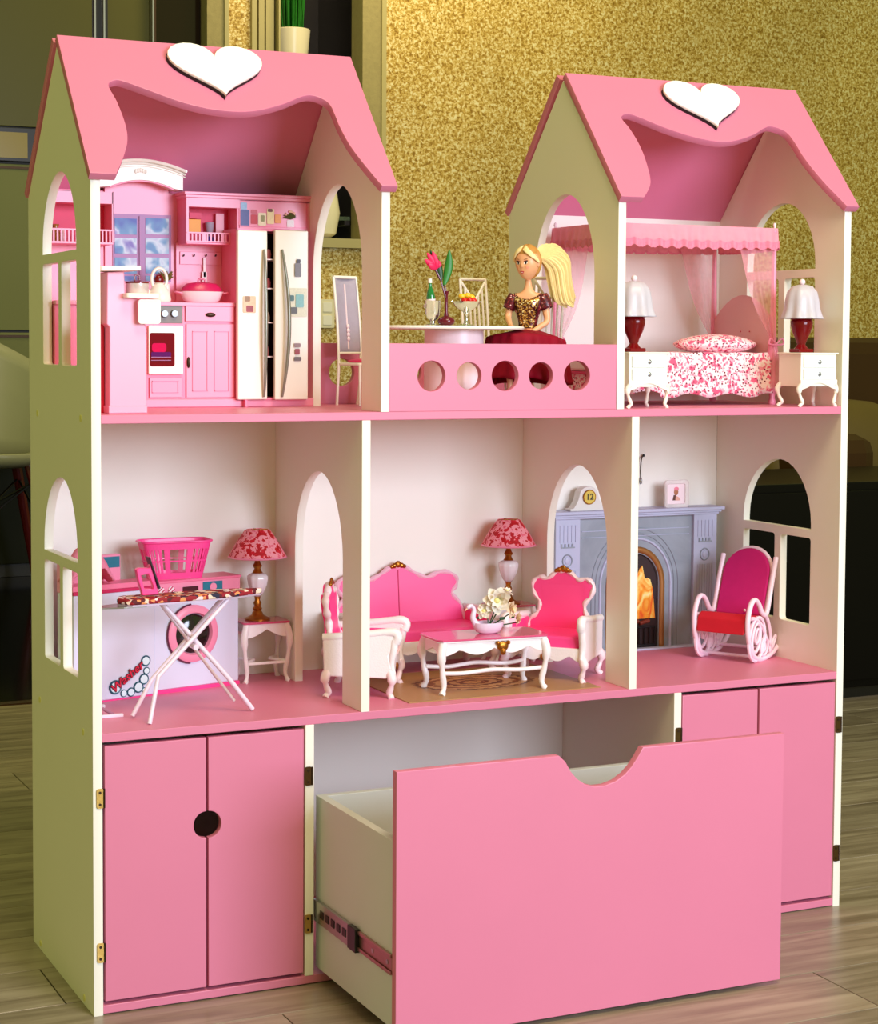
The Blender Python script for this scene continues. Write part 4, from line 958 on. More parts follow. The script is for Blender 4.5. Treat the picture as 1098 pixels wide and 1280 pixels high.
# ------------------------------------------------------------------ side tables and blossom lamps
def copy_tree(o, parent=None):
    c = o.copy(); COL.objects.link(c); c.parent = parent
    for ch_ in list(o.children): copy_tree(ch_, c)
    return c
def cab_leg(x, y, h, sx, sy, r=.0045, z0=0.):
    """a curved cabriole leg from (x, y, h) down to the floor, bowed outwards"""
    pts = smoothline([(x-sx*.001, y-sy*.001, z0+h), (x+sx*.0035, y+sy*.0025, z0+h*.78), (x+sx*.0015, y+sy*.001, z0+h*.45), (x-sx*.002, y-sy*.002, z0+h*.18), (x+sx*.0005, y+sy*.0005, z0+.003), (x+sx*.003, y+sy*.002, z0)], 3)
    n = len(pts); rs = [r*(1.15 if k < n*.3 else (.72+.1*math.sin(k)) if k < n*.75 else .82) for k in range(n)]
    return MB().tube(pts, rs, 8)
def apron(x0, x1, y, z1, h, wav=2, th=.003, depth=.45):
    """scalloped apron board in the plane y"""
    n = 26; pts = [(x0, z1), (x1, z1)]
    for k in range(n+1):
        t = 1-k/n; pts.append((x0+(x1-x0)*t, z1-h*(1-depth+depth*abs(math.cos(PI*wav*t)))))
    return MB().prism(pts, 'y', y-th/2, y+th/2)
def side_table(label):
    t = thing('side_table', label, 'table', (0, 0, 0), None)
    w_, d_, h = .0355, .0250, .0880
    build(MB().rbx(-w_, w_, -d_, d_, h-.0030, h, .004, 'z'), 'tabletop', mat('rose_gloss_top', (214, 84, 128), .12, coat=.4), t, bevel=.0008)
    for s_ in (-1, 1):
        build(apron(-w_+.004, w_-.004, s_*(d_-.004), h-.0030, .020, 1, depth=.6), 'apron', M_CARVED, t, bevel=.0004)
    for s_ in (-1, 1):
        m_ = MB().bx(s_*(w_-.004)-.0015, s_*(w_-.004)+.0015, -d_+.004, d_-.004, h-.016, h-.0030); build(m_, 'apron', M_CARVED, t, bevel=.0005)
    for sx in (-1, 1):
        for sy in (-1, 1): build(cab_leg(sx*(w_-.0045), sy*(d_-.004), h-.004, sx, sy), 'leg', M_CARVED, t, smooth=50)
    for sx in (-1, 1): build(MB().tube(smoothline([(sx*(w_-.005), -d_+.005, .030), (sx*.012, 0, .0305), (sx*(w_-.005), d_-.005, .030)], 4), .0022, 6), 'stretcher', M_CARVED, t, smooth=50)
    build(MB().bx(-w_+.004, w_-.004, -d_+.003, -d_+.007, .026, .030), 'stretcher', M_CARVED, t, bevel=.0008)
    return t
ST1 = side_table('white carved side table with rose top beside the laundry unit, under a blossom lamp')
def blossom_lamp(label):
    t = thing('table_lamp', label, 'lamp', (0, 0, 0), 'blossom-shaded table lamps')
    build(MB().lathe([(.0185, 0), (.0185, .0018), (.0150, .0035), (.009, .0065), (.0075, .0100), (.0055, .0130), (.0070, .0160), (.0045, .0195), (.0060, .0240), (.0038, .0280), (.0045, .0340), (.0, .0341)], n=24), 'lamp_foot', M_GOLD, t, smooth=50)
    build(MB().lathe([(.0045, .0335), (.0085, .038), (.0135, .0500), (.0150, .0580), (.0150, .0630), (.0120, .0660), (.0065, .0680), (0, .0681)], n=40, lobes=10, amp=.035), 'urn', mat('pearl_urn', (240, 232, 236), .2, coat=.4), t, smooth=60)
    build(MB().lathe([(.0080, .0675), (.0060, .0705), (.0045, .0740), (.0070, .0780), (.0045, .0820), (.0030, .0880), (.0030, .1150), (0, .1155)], n=20), 'neck', M_GOLD, t, smooth=50)
    build(MB().lathe([(.0400, .0905), (.0415, .0915), (.0310, .1110), (.0190, .1290), (.0160, .1310), (.0145, .1300), (.0290, .1100), (.0385, .0925)], n=48, lobes=16, amp=.012, close=False), 'lamp_shade', M_LSHADE, t, smooth=50)
    build(MB().lathe([(.0408, .0900), (.0428, .0908), (.0412, .0926), (.0400, .0920)], n=48, lobes=16, amp=.014, close=False), 'shade_rim', M_TOYPINK, t, smooth=50)
    build(MB().tube([(-.0165, 0, .1305), (.0165, 0, .1305)], .0008, 6).tube([(0, -.0165, .1305), (0, .0165, .1305)], .0008, 6), 'shade_spider', M_GOLD, t)
    return t
BL1 = blossom_lamp('table lamp with red blossom shade on the side table beside the laundry unit')
ST2 = copy_tree(ST1); BL2 = copy_tree(BL1)
ST2['label'] = 'white carved side table with rose top in the back corner behind the right armchair'
BL2['label'] = 'table lamp with red blossom shade behind the coffee table, right of the sofa'
for o_, (x_, y_, z_) in ((ST1, (.3235, .2760, M0)), (BL1, (.3185, .2800, M0+.0882)), (ST2, (.7320, .2860, M0)), (BL2, (.7300, .2840, M0+.0882))): o_.location = (x_, y_, z_)
for a_ in (ST1, ST2): a_['group'] = 'small side tables under the blossom lamps'

# ================================================================== MIDDLE STOREY, CENTRE: PARLOUR
def back_outline(w_, z0, z1, sofa=False):
    """scrolled top outline of an upholstered back, as (x, z), left to right"""
    if sofa: h = [(-1, 0), (-.93, .30), (-.80, .50), (-.87, .62), (-.88, .76), (-.76, .86), (-.60, .86), (-.44, .79), (-.28, .86), (-.12, .98), (0, 1.0)]
    else: h = [(-1, 0), (-.94, .16), (-.72, .28), (-.66, .46), (-.84, .60), (-.90, .78), (-.70, .88), (-.46, .86), (-.22, .97), (0, 1.0)]
    h = h+[(-a, b) for a, b in h[::-1][1:]]
    return [(p.x, p.y) for p in smoothline([(a*w_, z0+b*(z1-z0), 0) for a, b in h], 4)]
def armchair(label, w_=.062, sofa=False):
    t = thing('sofa' if sofa else 'armchair', label, 'sofa' if sofa else 'armchair', (0, 0, 0))
    yb_, yf = .044, -.046
    zs_ = .062
    bo = back_outline(w_*(.93 if sofa else .84), zs_, .150, sofa)
    tilt = .10
    def bmap(x, z, y=0): return Vector((x, yb_+y+(z-zs_)*tilt, z))
    mb = MB(); vs = [bmap(x, z, -.006) for x, z in bo]+[bmap(x, z, .004) for x, z in bo]; n = len(bo)
    mb.add(vs, [tuple(range(n)), tuple(range(n, 2*n))[::-1]]+[(i, i+1, n+i+1, n+i) for i in range(n-1)]+[(n-1, 0, n, 2*n-1)])
    bk_ = build(mb, 'backrest', M_SOFA, t)
    if sofa: build(MB().tube([bmap(0, zs_, -.0062), bmap(0, .146, -.0062)], .0009, 6), 'seam', mat('rose_seam', (206, 30, 100), .5), bk_)
    else: build(MB().grid(lambda u, v: bmap((u-.5)*w_*1.05, zs_+.006+v*.062, -.0062-.003*math.sin(PI*u)*math.sin(PI*v)), 12, 8), 'back_pad', M_SOFA, bk_, smooth=60)
    fr_ = [bmap(x, z, -.003) for x, z in bo]
    build(MB().tube(fr_, [.0036+.0008*math.sin(k*1.3) for k in range(len(fr_))], 8, flat=1.3), 'back_frame', M_PWHITE if not sofa else mat('pale_rose_frame', (250, 196, 214), .32), t, smooth=50)
    mb = MB(); top = bmap(0, .152, -.006)
    for a_, r_ in ((-.0105, .0032), (-.006, .0042), (0, .0055), (.006, .0042), (.0105, .0032)): mb.ell(top+Vector((a_, -.001, .002-abs(a_)*.30)), (r_, .003, r_), 9, 6)
    build(mb, 'gold_crest', M_GOLD, t, smooth=50)
    # seat, apron
    build(MB().rbx(-w_+.010, w_-.010, yf+.004, yb_-.002, .048, zs_+.004, .008, 'z'), 'seat_cushion', M_SOFA, t, bevel=.003)
    build(apron(-w_+.006, w_-.006, yf+.003, .0500, .0200, 5 if sofa else 3, .006), 'seat_rail', M_CARVED, t, bevel=.0008)
    build(MB().bx(-w_+.006, w_-.006, yb_-.003, yb_+.003, .030, .062), 'rear_rail', M_CREAM, t, bevel=.0008)
    if not sofa:
        build(MB().ell((0, yf-.001, .036), (.006, .0025, .0055), 10, 6), 'gold_emblem', M_GOLD, t, smooth=50)
    for s_ in (-1, 1):
        x = s_*(w_-.005)
        # arm: a solid carved side with a rolled top
        prof = [(yb_+.004, .030), (yb_+.006, .082), (yb_-.004, .086), (-.010, .088), (yf+.002, .092), (yf-.006, .086), (yf-.004, .074), (yf+.004, .060), (yf+.000, .042), (yf+.006, .028)]
        m_ = MB().prism([(p[0], p[1]) for p in prof], 'x', x-.0045, x+.0045)
        sd = build(m_, 'arm', M_CARVED, t, bevel=.0022)
        build(MB().tube(smoothline([(x, yb_+.006, .083), (x, .0, .087), (x, yf+.002, .092), (x+s_*.001, yf-.008, .087), (x, yf-.005, .078)], 4), [.0058]*8+[.0066]*9, 10), 'arm_roll', M_CARVED, sd, smooth=50)
        build(MB().tube(smoothline([(x, yf-.004, .082), (x+s_*.001, yf-.002, .066), (x, yf+.001, .048), (x, yf-.002, .034)], 4), [.0062-.0002*k for k in range(13)], 10), 'arm_post', M_CARVED, sd, smooth=50)
        build(MB().rbx(x-s_*.0052-.0008, x-s_*.0052+.0008, yf+.010, yb_-.004, .060, .081, .003, 'x'), 'arm_pad', M_SOFA, sd)
        for y_, sg in ((yf+.002, -1), (yb_, 1)): build(cab_leg(x, y_, .036, s_, sg, .0058), 'leg', M_PWHITE, t, smooth=50)
    return t
AC1 = armchair('pink upholstered armchair with gold crest in the left archway, seen side on')
AC2 = copy_tree(AC1); AC2['label'] = 'pink upholstered armchair with gold crest facing out beside the right archway'
AC1.location = (.4270, .1410, M0); AC1.rotation_euler.z = math.radians(60)
AC2.location = (.7290, .1370, M0); AC2.rotation_euler.z = math.radians(-46)
for a_ in (AC1, AC2): a_['group'] = 'pink parlour armchairs'
SF = armchair('wide hot pink two-seat sofa with scrolled pale frame against the back wall', .120, True)
SF.location = (.5560, .2660, M0)

# coffee table
CT = thing('coffee_table', 'white carved coffee table with glossy rose top and gold medallion', 'table', (0, 0, 0))
w_, d_, h = .0860, .0400, .0775
tp = [(-w_, -d_*.75), (-w_*.93, -d_), (-w_*.3, -d_*.97), (0, -d_*1.03), (w_*.3, -d_*.97), (w_*.93, -d_), (w_, -d_*.75), (w_, d_*.75), (w_*.93, d_), (-w_*.93, d_), (-w_, d_*.75)]
build(MB().prism(tp, 'z', h-.0028, h), 'tabletop', MATS['rose_gloss_top'], CT, bevel=.0008)
build(MB().prism([(a*.985, b*.97) for a, b in tp], 'z', h-.0052, h-.0028), 'top_moulding', M_CARVED, CT, bevel=.0006)
for s_ in (-1, 1): build(apron(-w_+.008, w_-.008, s_*(d_-.006), h-.0050, .0185, 3, .004), 'apron', M_CARVED, CT, bevel=.0006)
for s_ in (-1, 1):
    n = 14; pts = [(-d_+.006, h-.005), (d_-.006, h-.005)]+[((d_-.006)*(1-2*k/n), h-.005-.0185*(.55+.45*abs(math.cos(PI*(1-k/n))))) for k in range(n+1)]
    build(MB().prism(pts, 'x', s_*(w_-.009)-.002, s_*(w_-.009)+.002), 'apron', M_CARVED, CT, bevel=.0006)
for sx in (-1, 1):
    for sy in (-1, 1): build(cab_leg(sx*(w_-.009), sy*(d_-.006), h-.006, sx, sy, .0058), 'leg', M_CARVED, CT, smooth=50)
for sy in (-1, 1): build(MB().tube(smoothline([(-w_+.010, sy*(d_-.008), .0300), (-w_*.5, sy*(d_-.012), .0280), (0, sy*(d_-.009), .0310), (w_*.5, sy*(d_-.012), .0280), (w_-.010, sy*(d_-.008), .0300)], 6), .0030, 8), 'stretcher', M_CARVED, CT, smooth=50)
mb = MB().ell((.012, -d_+.002, h-.013), (.0085, .003, .0075), 12, 8).ell((.012, -d_+.001, h-.020), (.0045, .003, .0055), 10, 6).ell((.004, -d_+.001, h-.008), (.003, .003, .003), 8, 6).ell((.020, -d_+.001, h-.008), (.003, .003, .003), 8, 6)
build(mb, 'gold_medallion', M_GOLD, CT, smooth=50)
CT.location = (.5900, .0880, M0); CT.rotation_euler.z = math.radians(-3)
# rug
RG = build(MB().bx(-.150, .150, -.1050, .1050, 0, .0012), 'rug', M_RUG, None); RG.location = (.5960, .1330, M0+.0001); RG.rotation_euler.z = math.radians(0)
tag(RG, 'glossy brown printed rug with oval medallion under the coffee table', 'rug')
for o_ in (CT, ): o_.location.z += .0012
# swan vase and flowers on the coffee table
zt = M0+.0775+.0013
sx_, sy_ = .5900, .0880
SW = thing('swan_vase', 'white swan vase holding pale silk flowers on the coffee table', 'vase', (sx_, sy_, zt))
mb = MB().lathe([(.011, 0), (.016, .003), (.0200, .010), (.0205, .016), (.017, .0155), (.010, .007), (0, .006)], n=24, M=Matrix.Translation((sx_+.006, sy_, zt)) @ Matrix.Diagonal((1.15, .8, 1, 1)))
mb.tube(smoothline([(sx_-.010, sy_, zt+.010), (sx_-.018, sy_, zt+.022), (sx_-.0165, sy_, zt+.034), (sx_-.021, sy_, zt+.0405), (sx_-.0275, sy_, zt+.037)], 5), [.0058, .0056, .0052, .0048, .0044, .0042, .0040, .0038, .0036, .0034, .0032, .0031, .0030, .0029, .0029, .0030, .0031, .0031, .0029, .0024, .0016], 10)
build(mb, 'swan_body', mat('lilac_white_glaze', (232, 220, 240), .18, coat=.4), SW, smooth=60)
build(MB().tube([(sx_-.027, sy_, zt+.0372), (sx_-.031, sy_, zt+.0335)], [.0016, .0005], 6), 'beak', mat('beak_cream', (236, 200, 170), .4), SW)
def flower(c, r, petals, nrm, m_, nm, par, seed=0):
    mb = MB(); nrm = Vector(nrm).normalized(); a = nrm.orthogonal().normalized(); b = nrm.cross(a)
    for ringk in range(3):
        for k in range(petals):
            t = 2*PI*(k+ringk*.5+.2*seed)/petals; rr_ = r*(1-.25*ringk); d = a*math.cos(t)+b*math.sin(t); e = a*-math.sin(t)+b*math.cos(t)
            p0 = Vector(c); vs = []
            for i in range(5):
                f = i/4; wd = rr_*.40*math.sin(PI*min(f*.86+.08, 1))
                ctr = p0+d*rr_*f+nrm*(r*(.18+.22*ringk)*f+r*.15*math.sin(f*5+k))
                vs += [ctr-e*wd+nrm*r*.08, ctr, ctr+e*wd+nrm*r*.08]
            mb.add(vs, [(3*i+j, 3*i+j+1, 3*i+j+4, 3*i+j+3) for i in range(4) for j in range(2)])
    o_ = build(mb, nm, m_, par, smooth=60); build(MB().ell(Vector(c)+nrm*r*.35, (r*.2, r*.2, r*.2), 8, 6), 'flower_centre', mat('pale_yellow_centre', (240, 236, 150), .6), o_, smooth=60)
M_PET = mat('cream_silk_petal', (240, 232, 216), .6, var=.08, vs_=200); M_PET2 = mat('champagne_silk_petal', (232, 206, 170), .6, var=.1, vs_=200)
fc = at(621, 751, sy_-.01)
flower(fc, .0200, 7, (-.35, -.9, .15), M_PET, 'flower', SW)
flower(at(606, 765, sy_-.002), .0125, 6, (-.6, -.6, .5), M_PET, 'flower', SW, 1)
flower(at(638, 762, sy_), .0125, 6, (.5, -.8, .2), M_PET2, 'flower', SW, 2)
flower(at(646, 773, sy_), .0100, 6, (.7, -.7, 0), M_PET2, 'flower', SW, 3)
flower(at(632, 741, sy_+.006), .0110, 6, (.4, -.4, .8), M_PET, 'flower', SW, 4)
mb = MB()
for u, v in ((621, 756), (610, 770), (636, 768), (646, 778), (632, 748)): p = at(u, v, sy_+.003); mb.tube([(sx_+.006, sy_, zt+.008), p], .0009, 5)
for u, v in ((628, 773), (640, 771), (600, 772)): p = at(u, v, sy_+.001); mb.ell(p, (.005, .001, .0025), 8, 5)
build(mb, 'stems', M_DKLEAF, SW)

# ================================================================== MIDDLE STOREY, RIGHT: FIREPLACE ROOM
YFP = .298
FP = thing('fireplace', 'grey stone toy fireplace with arched brass-rimmed hearth against the back wall', 'fireplace', (.97, .31, M0))
fx0, fx1 = .8170, 1.1215; zm = .5840
fcx = (fx0+fx1)/2-.0
build(MB().bx(fx0, fx1, YFP+.010, .3255, M0, zm-.012), 'chimney_board', M_STONE, FP)
# surround with arch opening
def harch(r, zsp, zb=M0, n=18, cx=fcx): return [(cx-r, zb)]+[(cx-r*math.cos(PI*k/n), zsp+r*math.sin(PI*k/n)*1.12) for k in range(n+1)]+[(cx+r, zb)]
ZSP = .4620
inn = harch(.0440, ZSP)
plate([(fx0+.046, M0+.004), (fx0+.046, zm-.013), (fx1-.046, zm-.013), (fx1-.046, M0+.004)][::-1]+[] if False else [(fx0+.046, M0)]+inn+[(fx1-.046, M0), (fx1-.046, zm-.013), (fx0+.046, zm-.013)], [], .006, lambda u, v, w_: (u, YFP+.0035+w_, v), 'surround', M_STONE, FP)
build(MB().tube([(x, YFP+.0025, z) for x, z in harch(.0500, ZSP)], .0050, 8, flat=.5), 'brass_arch', M_TAN, FP, smooth=50)
for r_, tt in ((.066, .0022), (.0735, .0016), (.081, .0016)):
    if r_ < .07: build(MB().tube([(x, YFP+.003, z) for x, z in harch(r_, ZSP)], tt, 6), 'arch_moulding', M_STONE2, FP, smooth=50)
    else: build(MB().tube([(x, YFP+.0035, z) for x, z in harch(r_, ZSP)], tt, 6), 'arch_moulding', M_STONE, FP, smooth=50)
fb = build(MB().bx(fcx-.046, fcx+.046, YFP+.0085, YFP+.0098, M0, ZSP+.052), 'fireback', M_DKBROWN, FP)
fl_ = [(fcx-.040, .405)]+[(fcx-.040+.080*k/16, .405+(.082+.010*math.sin(k*1.9)+.006*math.cos(k*3.3))*math.sin(PI*k/16)**.35) for k in range(17)]+[(fcx+.040, .405)]
build(MB().prism(fl_, 'y', YFP+.0068, YFP+.0084), 'printed_flames', M_FIRE, FP)
mb = MB()
for k in range(9): mb.tube([(fcx-.038+k*.0095, YFP+.004, M0+.004), (fcx-.038+k*.0095, YFP+.004, M0+.034)], .0012, 6)
mb.tube([(fcx-.040, YFP+.004, M0+.034), (fcx+.040, YFP+.004, M0+.034)], .0015, 6).bx(fcx-.040, fcx+.040, YFP+.003, YFP+.006, M0, M0+.006)
build(mb, 'fire_grate', M_DARK, FP)
for k in range(3): build(MB().tube([(fcx-.030+k*.020, YFP+.006, M0+.040), (fcx-.012+k*.020, YFP+.006, M0+.044)], .0035, 8), 'log', mat('ember_brown', (120, 40, 16), .7, var=.4, vs_=200), FP, smooth=50)
build(MB().bx(fx0+.052, fx1-.052, YFP+.0018, YFP+.0036, .5500, .5510).bx(fx0+.052, fx1-.052, YFP+.0018, YFP+.0036, .5400, .5408), 'frieze_line', M_STONE2, FP)
# pilasters
for k, x0 in enumerate((fx0+.002, fx1-.046)):
    pil = build(MB().bx(x0, x0+.044, YFP-.003, YFP+.010, M0, zm-.0125), 'pilaster', M_STONE2, FP, bevel=.0008)
    for z0, z1, n in ((.5350, .5620, 5), (.3800, .4900, 7)):
        for q in range(n):
            xx = x0+.008+q*(.028/(n-1)); build(MB().bx(xx-.0009, xx+.0009, YFP-.0042, YFP-.0028, z0, z1), 'flute', MATS['fireplace_grey_stone'] if False else M_STONE2, pil)
    build(MB().bx(x0+.009, x0+.034, YFP-.0045, YFP-.003, .5260, .5280), 'fillet', M_STONE, pil)
    for q in range(4): build(MB().bx(x0+.009+q*.0065, x0+.0115+q*.0065, YFP-.0045, YFP-.003, .5280, .5330), 'dentil', M_STONE, pil)
    build(MB().tube([(x0+.021+.0085*math.cos(2*PI*q/16), YFP-.0035, .5060+.0095*math.sin(2*PI*q/16)) for q in range(16)], .0011, 5, closed=True), 'rosette_ring', M_STONE, pil)
    build(MB().ell((x0+.021, YFP-.0035, .5060), (.005, .0015, .006), 8, 6), 'rosette', M_STONE2, pil)
    build(MB().bx(x0-.001, x0+.045, YFP-.005, YFP+.010, M0, M0+.012), 'pilaster_base', M_STONE2, pil, bevel=.0008)
build(MB().bx(fx0-.006, fx1+.006, YFP-.014, .3255, zm-.005, zm).bx(fx0-.003, fx1+.003, YFP-.009, .3255, zm-.009, zm-.005).bx(fx0, fx1, YFP-.006, .3255, zm-.0125, zm-.009), 'mantelpiece', M_STONE2, FP, bevel=.0008)
build(MB().bx(fx0+.0, fx1, YFP-.018, YFP-.0055, M0, M0+.003), 'hearth_slab', M_STONE2, FP, bevel=.0006)
# mantel clock
c = at(735, 621, YFP); zc_ = zm
CK = thing('mantel_clock', 'pale scroll-sided clock with round gold dial on the mantelpiece', 'clock', (c.x, YFP+.008, zm))
h1 = c.z-zm
prof = [(-.033, 0), (-.033, .004), (-.027, .005), (-.019, .018), (-.015, .031), (-.008, .037), (0, .0385), (.008, .037), (.015, .031), (.019, .018), (.027, .005), (.033, .004), (.033, 0)]
pp = [(p.x+c.x, p.y+zm) for p in smoothline([(a, b, 0) for a, b in prof], 3)]
build(MB().prism(pp, 'y', YFP-.004, YFP+.014), 'clock_case', mat('warm_grey_white', (226, 222, 214), .35), CK, bevel=.0012)
dial = build(MB().tube([(c.x, YFP-.004, c.z), (c.x, YFP-.0065, c.z)], .0105, 24), 'dial', mat('gold_foil_dial', (226, 196, 96), .3, metal=.5), CK, smooth=40)
build(MB().tube([(c.x+.0108*math.cos(2*PI*q/24), YFP-.0060, c.z+.0108*math.sin(2*PI*q/24)) for q in range(24)], .0010, 6, closed=True), 'bezel', M_GOLD, dial, smooth=50)
word('12', .0135, lambda u, v, w_: (c.x+u, YFP-.0069-w_, c.z+v), 'dial_numerals', mat('olive_black_ink', (60, 50, 10), .5), dial, .0002, offs=.0003)
# picture frame
c = at(844, 617, YFP); x0, x1 = at(829.5, 617, YFP).x, at(859.5, 617, YFP).x; z1 = at(844, 600, YFP).z
PF = thing('picture_frame', 'clear-edged picture frame with a small portrait print on the mantelpiece', 'picture frame', (c.x, YFP, zm))
z0 = zm
plate([(a, b) for a, b in rr(x0, x1, z0, z1, .005)], [rr(x0+.006, x1-.007, z0+.006, z1-.006, .003)], .005, lambda u, v, w_: (u, YFP-.006+w_, v), 'frame_border', M_CLEAR, PF, bev=.0007)
pr_ = build(MB().bx(x0+.005, x1-.006, YFP-.003, YFP-.002, z0+.005, z1-.005), 'portrait_print', M_PWHITE, PF)
mx_, mz_ = (x0+x1)/2-.001, (z0+z1)/2
build(MB().ell((mx_+.0005, YFP-.0032, mz_+.003), (.0042, .0006, .0055), 12, 8), 'printed_face', mat('print_tan', (176, 110, 70), .5), pr_, smooth=50)
build(MB().ell((mx_+.001, YFP-.0034, mz_+.0080), (.0045, .0006, .0032), 12, 8), 'printed_cap', mat('print_pink', (240, 130, 150), .5), pr_, smooth=50)
build(MB().prism([(mx_-.004, mz_-.002), (mx_-.006, mz_-.0105), (mx_-.001, mz_-.0105), (mx_+.0, mz_-.002)], 'y', YFP-.0036, YFP-.003), 'printed_hair', mat('print_brown', (96, 50, 30), .5), pr_)
build(MB().prism([(mx_+.000, mz_-.003), (mx_-.001, mz_-.0108), (mx_+.009, mz_-.0108), (mx_+.006, mz_-.006)], 'y', YFP-.0035, YFP-.003), 'printed_shoulder', mat('print_rose', (230, 170, 150), .5), pr_)
# slim black-tipped pull on the back wall
a = at(803, 571, .322); b = at(802, 604, .322)
BP = thing('wall_pull', 'slim dark metal pull hanging on the back wall beside the right divider', 'pull', ((a.x+b.x)/2, .325, b.z))
build(MB().tube(smoothline([(a.x+.002, .323, a.z+.002), (a.x-.002, .321, a.z-.004), (a.x-.0035, .321, a.z-.020), (b.x-.002, .321, b.z+.006)], 5), .0011, 6), 'pull_rod', M_BRONZE, BP, smooth=50)
build(MB().ell((a.x+.003, .3225, a.z+.002), (.0022, .002, .0025), 8, 6), 'top_knob', M_BLACK, BP, smooth=50)
build(MB().ell((b.x-.002, .321, b.z+.004), (.003, .0025, .006), 8, 6), 'pull_end', M_STEEL, BP, smooth=50)

# rocking chair: faces -Y in its own frame, then turned
RC = thing('rocking_chair', 'white scrollwork rocking chair with magenta cushions by the right window', 'rocking chair', (0, 0, 0))
M_RW = mat('rosy_white_plastic', (250, 222, 236), .28, var=.02)
hw = .0400
for s_ in (-1, 1):
    x = s_*hw
    # front hoop + arm + back post, one continuous bent rod
    rod = smoothline([(-.006, .0035), (-.030, .012), (-.0445, .036), (-.0465, .060), (-.038, .080), (-.026, .0865), (-.014, .080), (-.003, .066), (.010, .0620), (.017, .070), (.030, .105), (.042, .137)], 5) if False else smoothline([Vector((y, z, 0)) for y, z in ((-.004, .0030), (-.028, .010), (-.0440, .034), (-.0470, .060), (-.039, .080), (-.027, .0868), (-.014, .080), (-.003, .067), (.008, .0625), (.016, .071), (.028, .105), (.041, .139))], 5)
    build(MB().tube([(x, p.x, p.y) for p in rod], .0034, 8, flat=1.1), 'side_frame', M_RW, RC, smooth=50)
    rk = smoothline([Vector((y, z, 0)) for y, z in ((-.028, .0100), (-.012, .0032), (.012, .0030), (.036, .0080), (.056, .0190), (.066, .0290))], 5)
    build(MB().tube([(x, p.x, p.y) for p in rk], [.0034]*20+[.0034, .0032, .003, .0028, .0026, .0020], 8), 'rocker', M_RW, RC, smooth=50)
    mb = MB()
    def el(cy, cz, ry, rz, tilt, r, a0=0, a1=360, n=22):
        return [(x, cy+ry*math.cos(t)*math.cos(tilt)-rz*math.sin(t)*math.sin(tilt), cz+ry*math.cos(t)*math.sin(tilt)+rz*math.sin(t)*math.cos(tilt)) for t in [math.radians(a0+(a1-a0)*k/n) for k in range(n+1)]]
    mb.tube(el(-.018, .032, .0245, .030, -.35, 0), .0026, 6).tube(el(-.020, .034, .0125, .020, -.3, 0), .0024, 6)
    mb.tube(el(-.017, .036, .0055, .010, -.3, 0), .0022, 6).tube(el(.006, .019, .0100, .0125, -.5, 0), .0024, 6).tube(el(.004, .018, .0045, .006, -.5, 0), .0020, 6)
    mb.tube(smoothline([(x, -.040, .062), (x, -.022, .060), (x, -.002, .048), (x, .012, .030), (x, .030, .014)], 4), .0026, 6)
    mb.tube(smoothline([(x, .022, .009), (x, .034, .016), (x, .044, .030), (x, .036, .026), (x, .030, .016)], 4), .0020, 6)
    mb.tube(smoothline([(x, .010, .0620), (x, .020, .048), (x, .026, .030), (x, .024, .012)], 4), .0026, 6)
    build(mb, 'scrollwork', M_RW, RC, smooth=50)
build(MB().cyl((-hw, -.010, .0055), (hw, -.010, .0055), .0026, n=8), 'crossbar', M_RW, RC, smooth=50)
build(MB().cyl((-hw, .030, .0120), (hw, .030, .0120), .0024, n=8), 'crossbar', M_RW, RC, smooth=50)
build(MB().rbx(-hw+.004, hw-.004, -.044, .016, .0500, .0600, .006, 'z'), 'seat_frame', M_RW, RC, bevel=.002)
def seatc(u, v):
    return Vector(((u-.5)*2*(hw-.003), -.048+.066*v, .0605+.004*math.sin(PI*u)*math.sin(PI*v)))
mb = MB().prism([(-.050, .040), (-.047, .060), (-.036, .067), (.012, .060), (.014, .056), (-.030, .052)], 'x', -hw+.004, hw-.004)
build(mb, 'seat_cushion', M_RED, RC, bevel=.003)
bp_ = [(-.034, .060)]+[(-.034+0, .115)]+[(-.034*math.cos(PI*k/16), .115+.034*math.sin(PI*k/16)) for k in range(1, 16)]+[(.034, .115), (.034, .060)]
tb = (.041-.016)/(.139-.071)
mb = MB(); n = len(bp_); vs = [(a*1.03, .010+(b-.066)*tb, b*1.0) for a, b in bp_]+[(a, .018+(b-.066)*tb, b) for a, b in bp_]
mb.add(vs, [tuple(range(n)), tuple(range(n, 2*n))[::-1]]+[(i, (i+1) % n, n+(i+1) % n, n+i) for i in range(n)])
bkc = build(mb, 'back_cushion', M_MAG, RC, bevel=.002)
build(MB().ell((.010, .0065, .0665), (.0020, .0015, .0020), 8, 6), 'button', M_PWHITE, bkc, smooth=50)
fr2 = [(a, .021+(b-.066)*tb, b) for a, b in bp_]; build(MB().tube(fr2, .0030, 8), 'back_frame', M_RW, RC, smooth=50)
RC.location = (1.0700, .1650, M0-.0002); RC.rotation_euler.z = math.radians(-60)
RC.scale = (1.13, 1.13, 1.13)

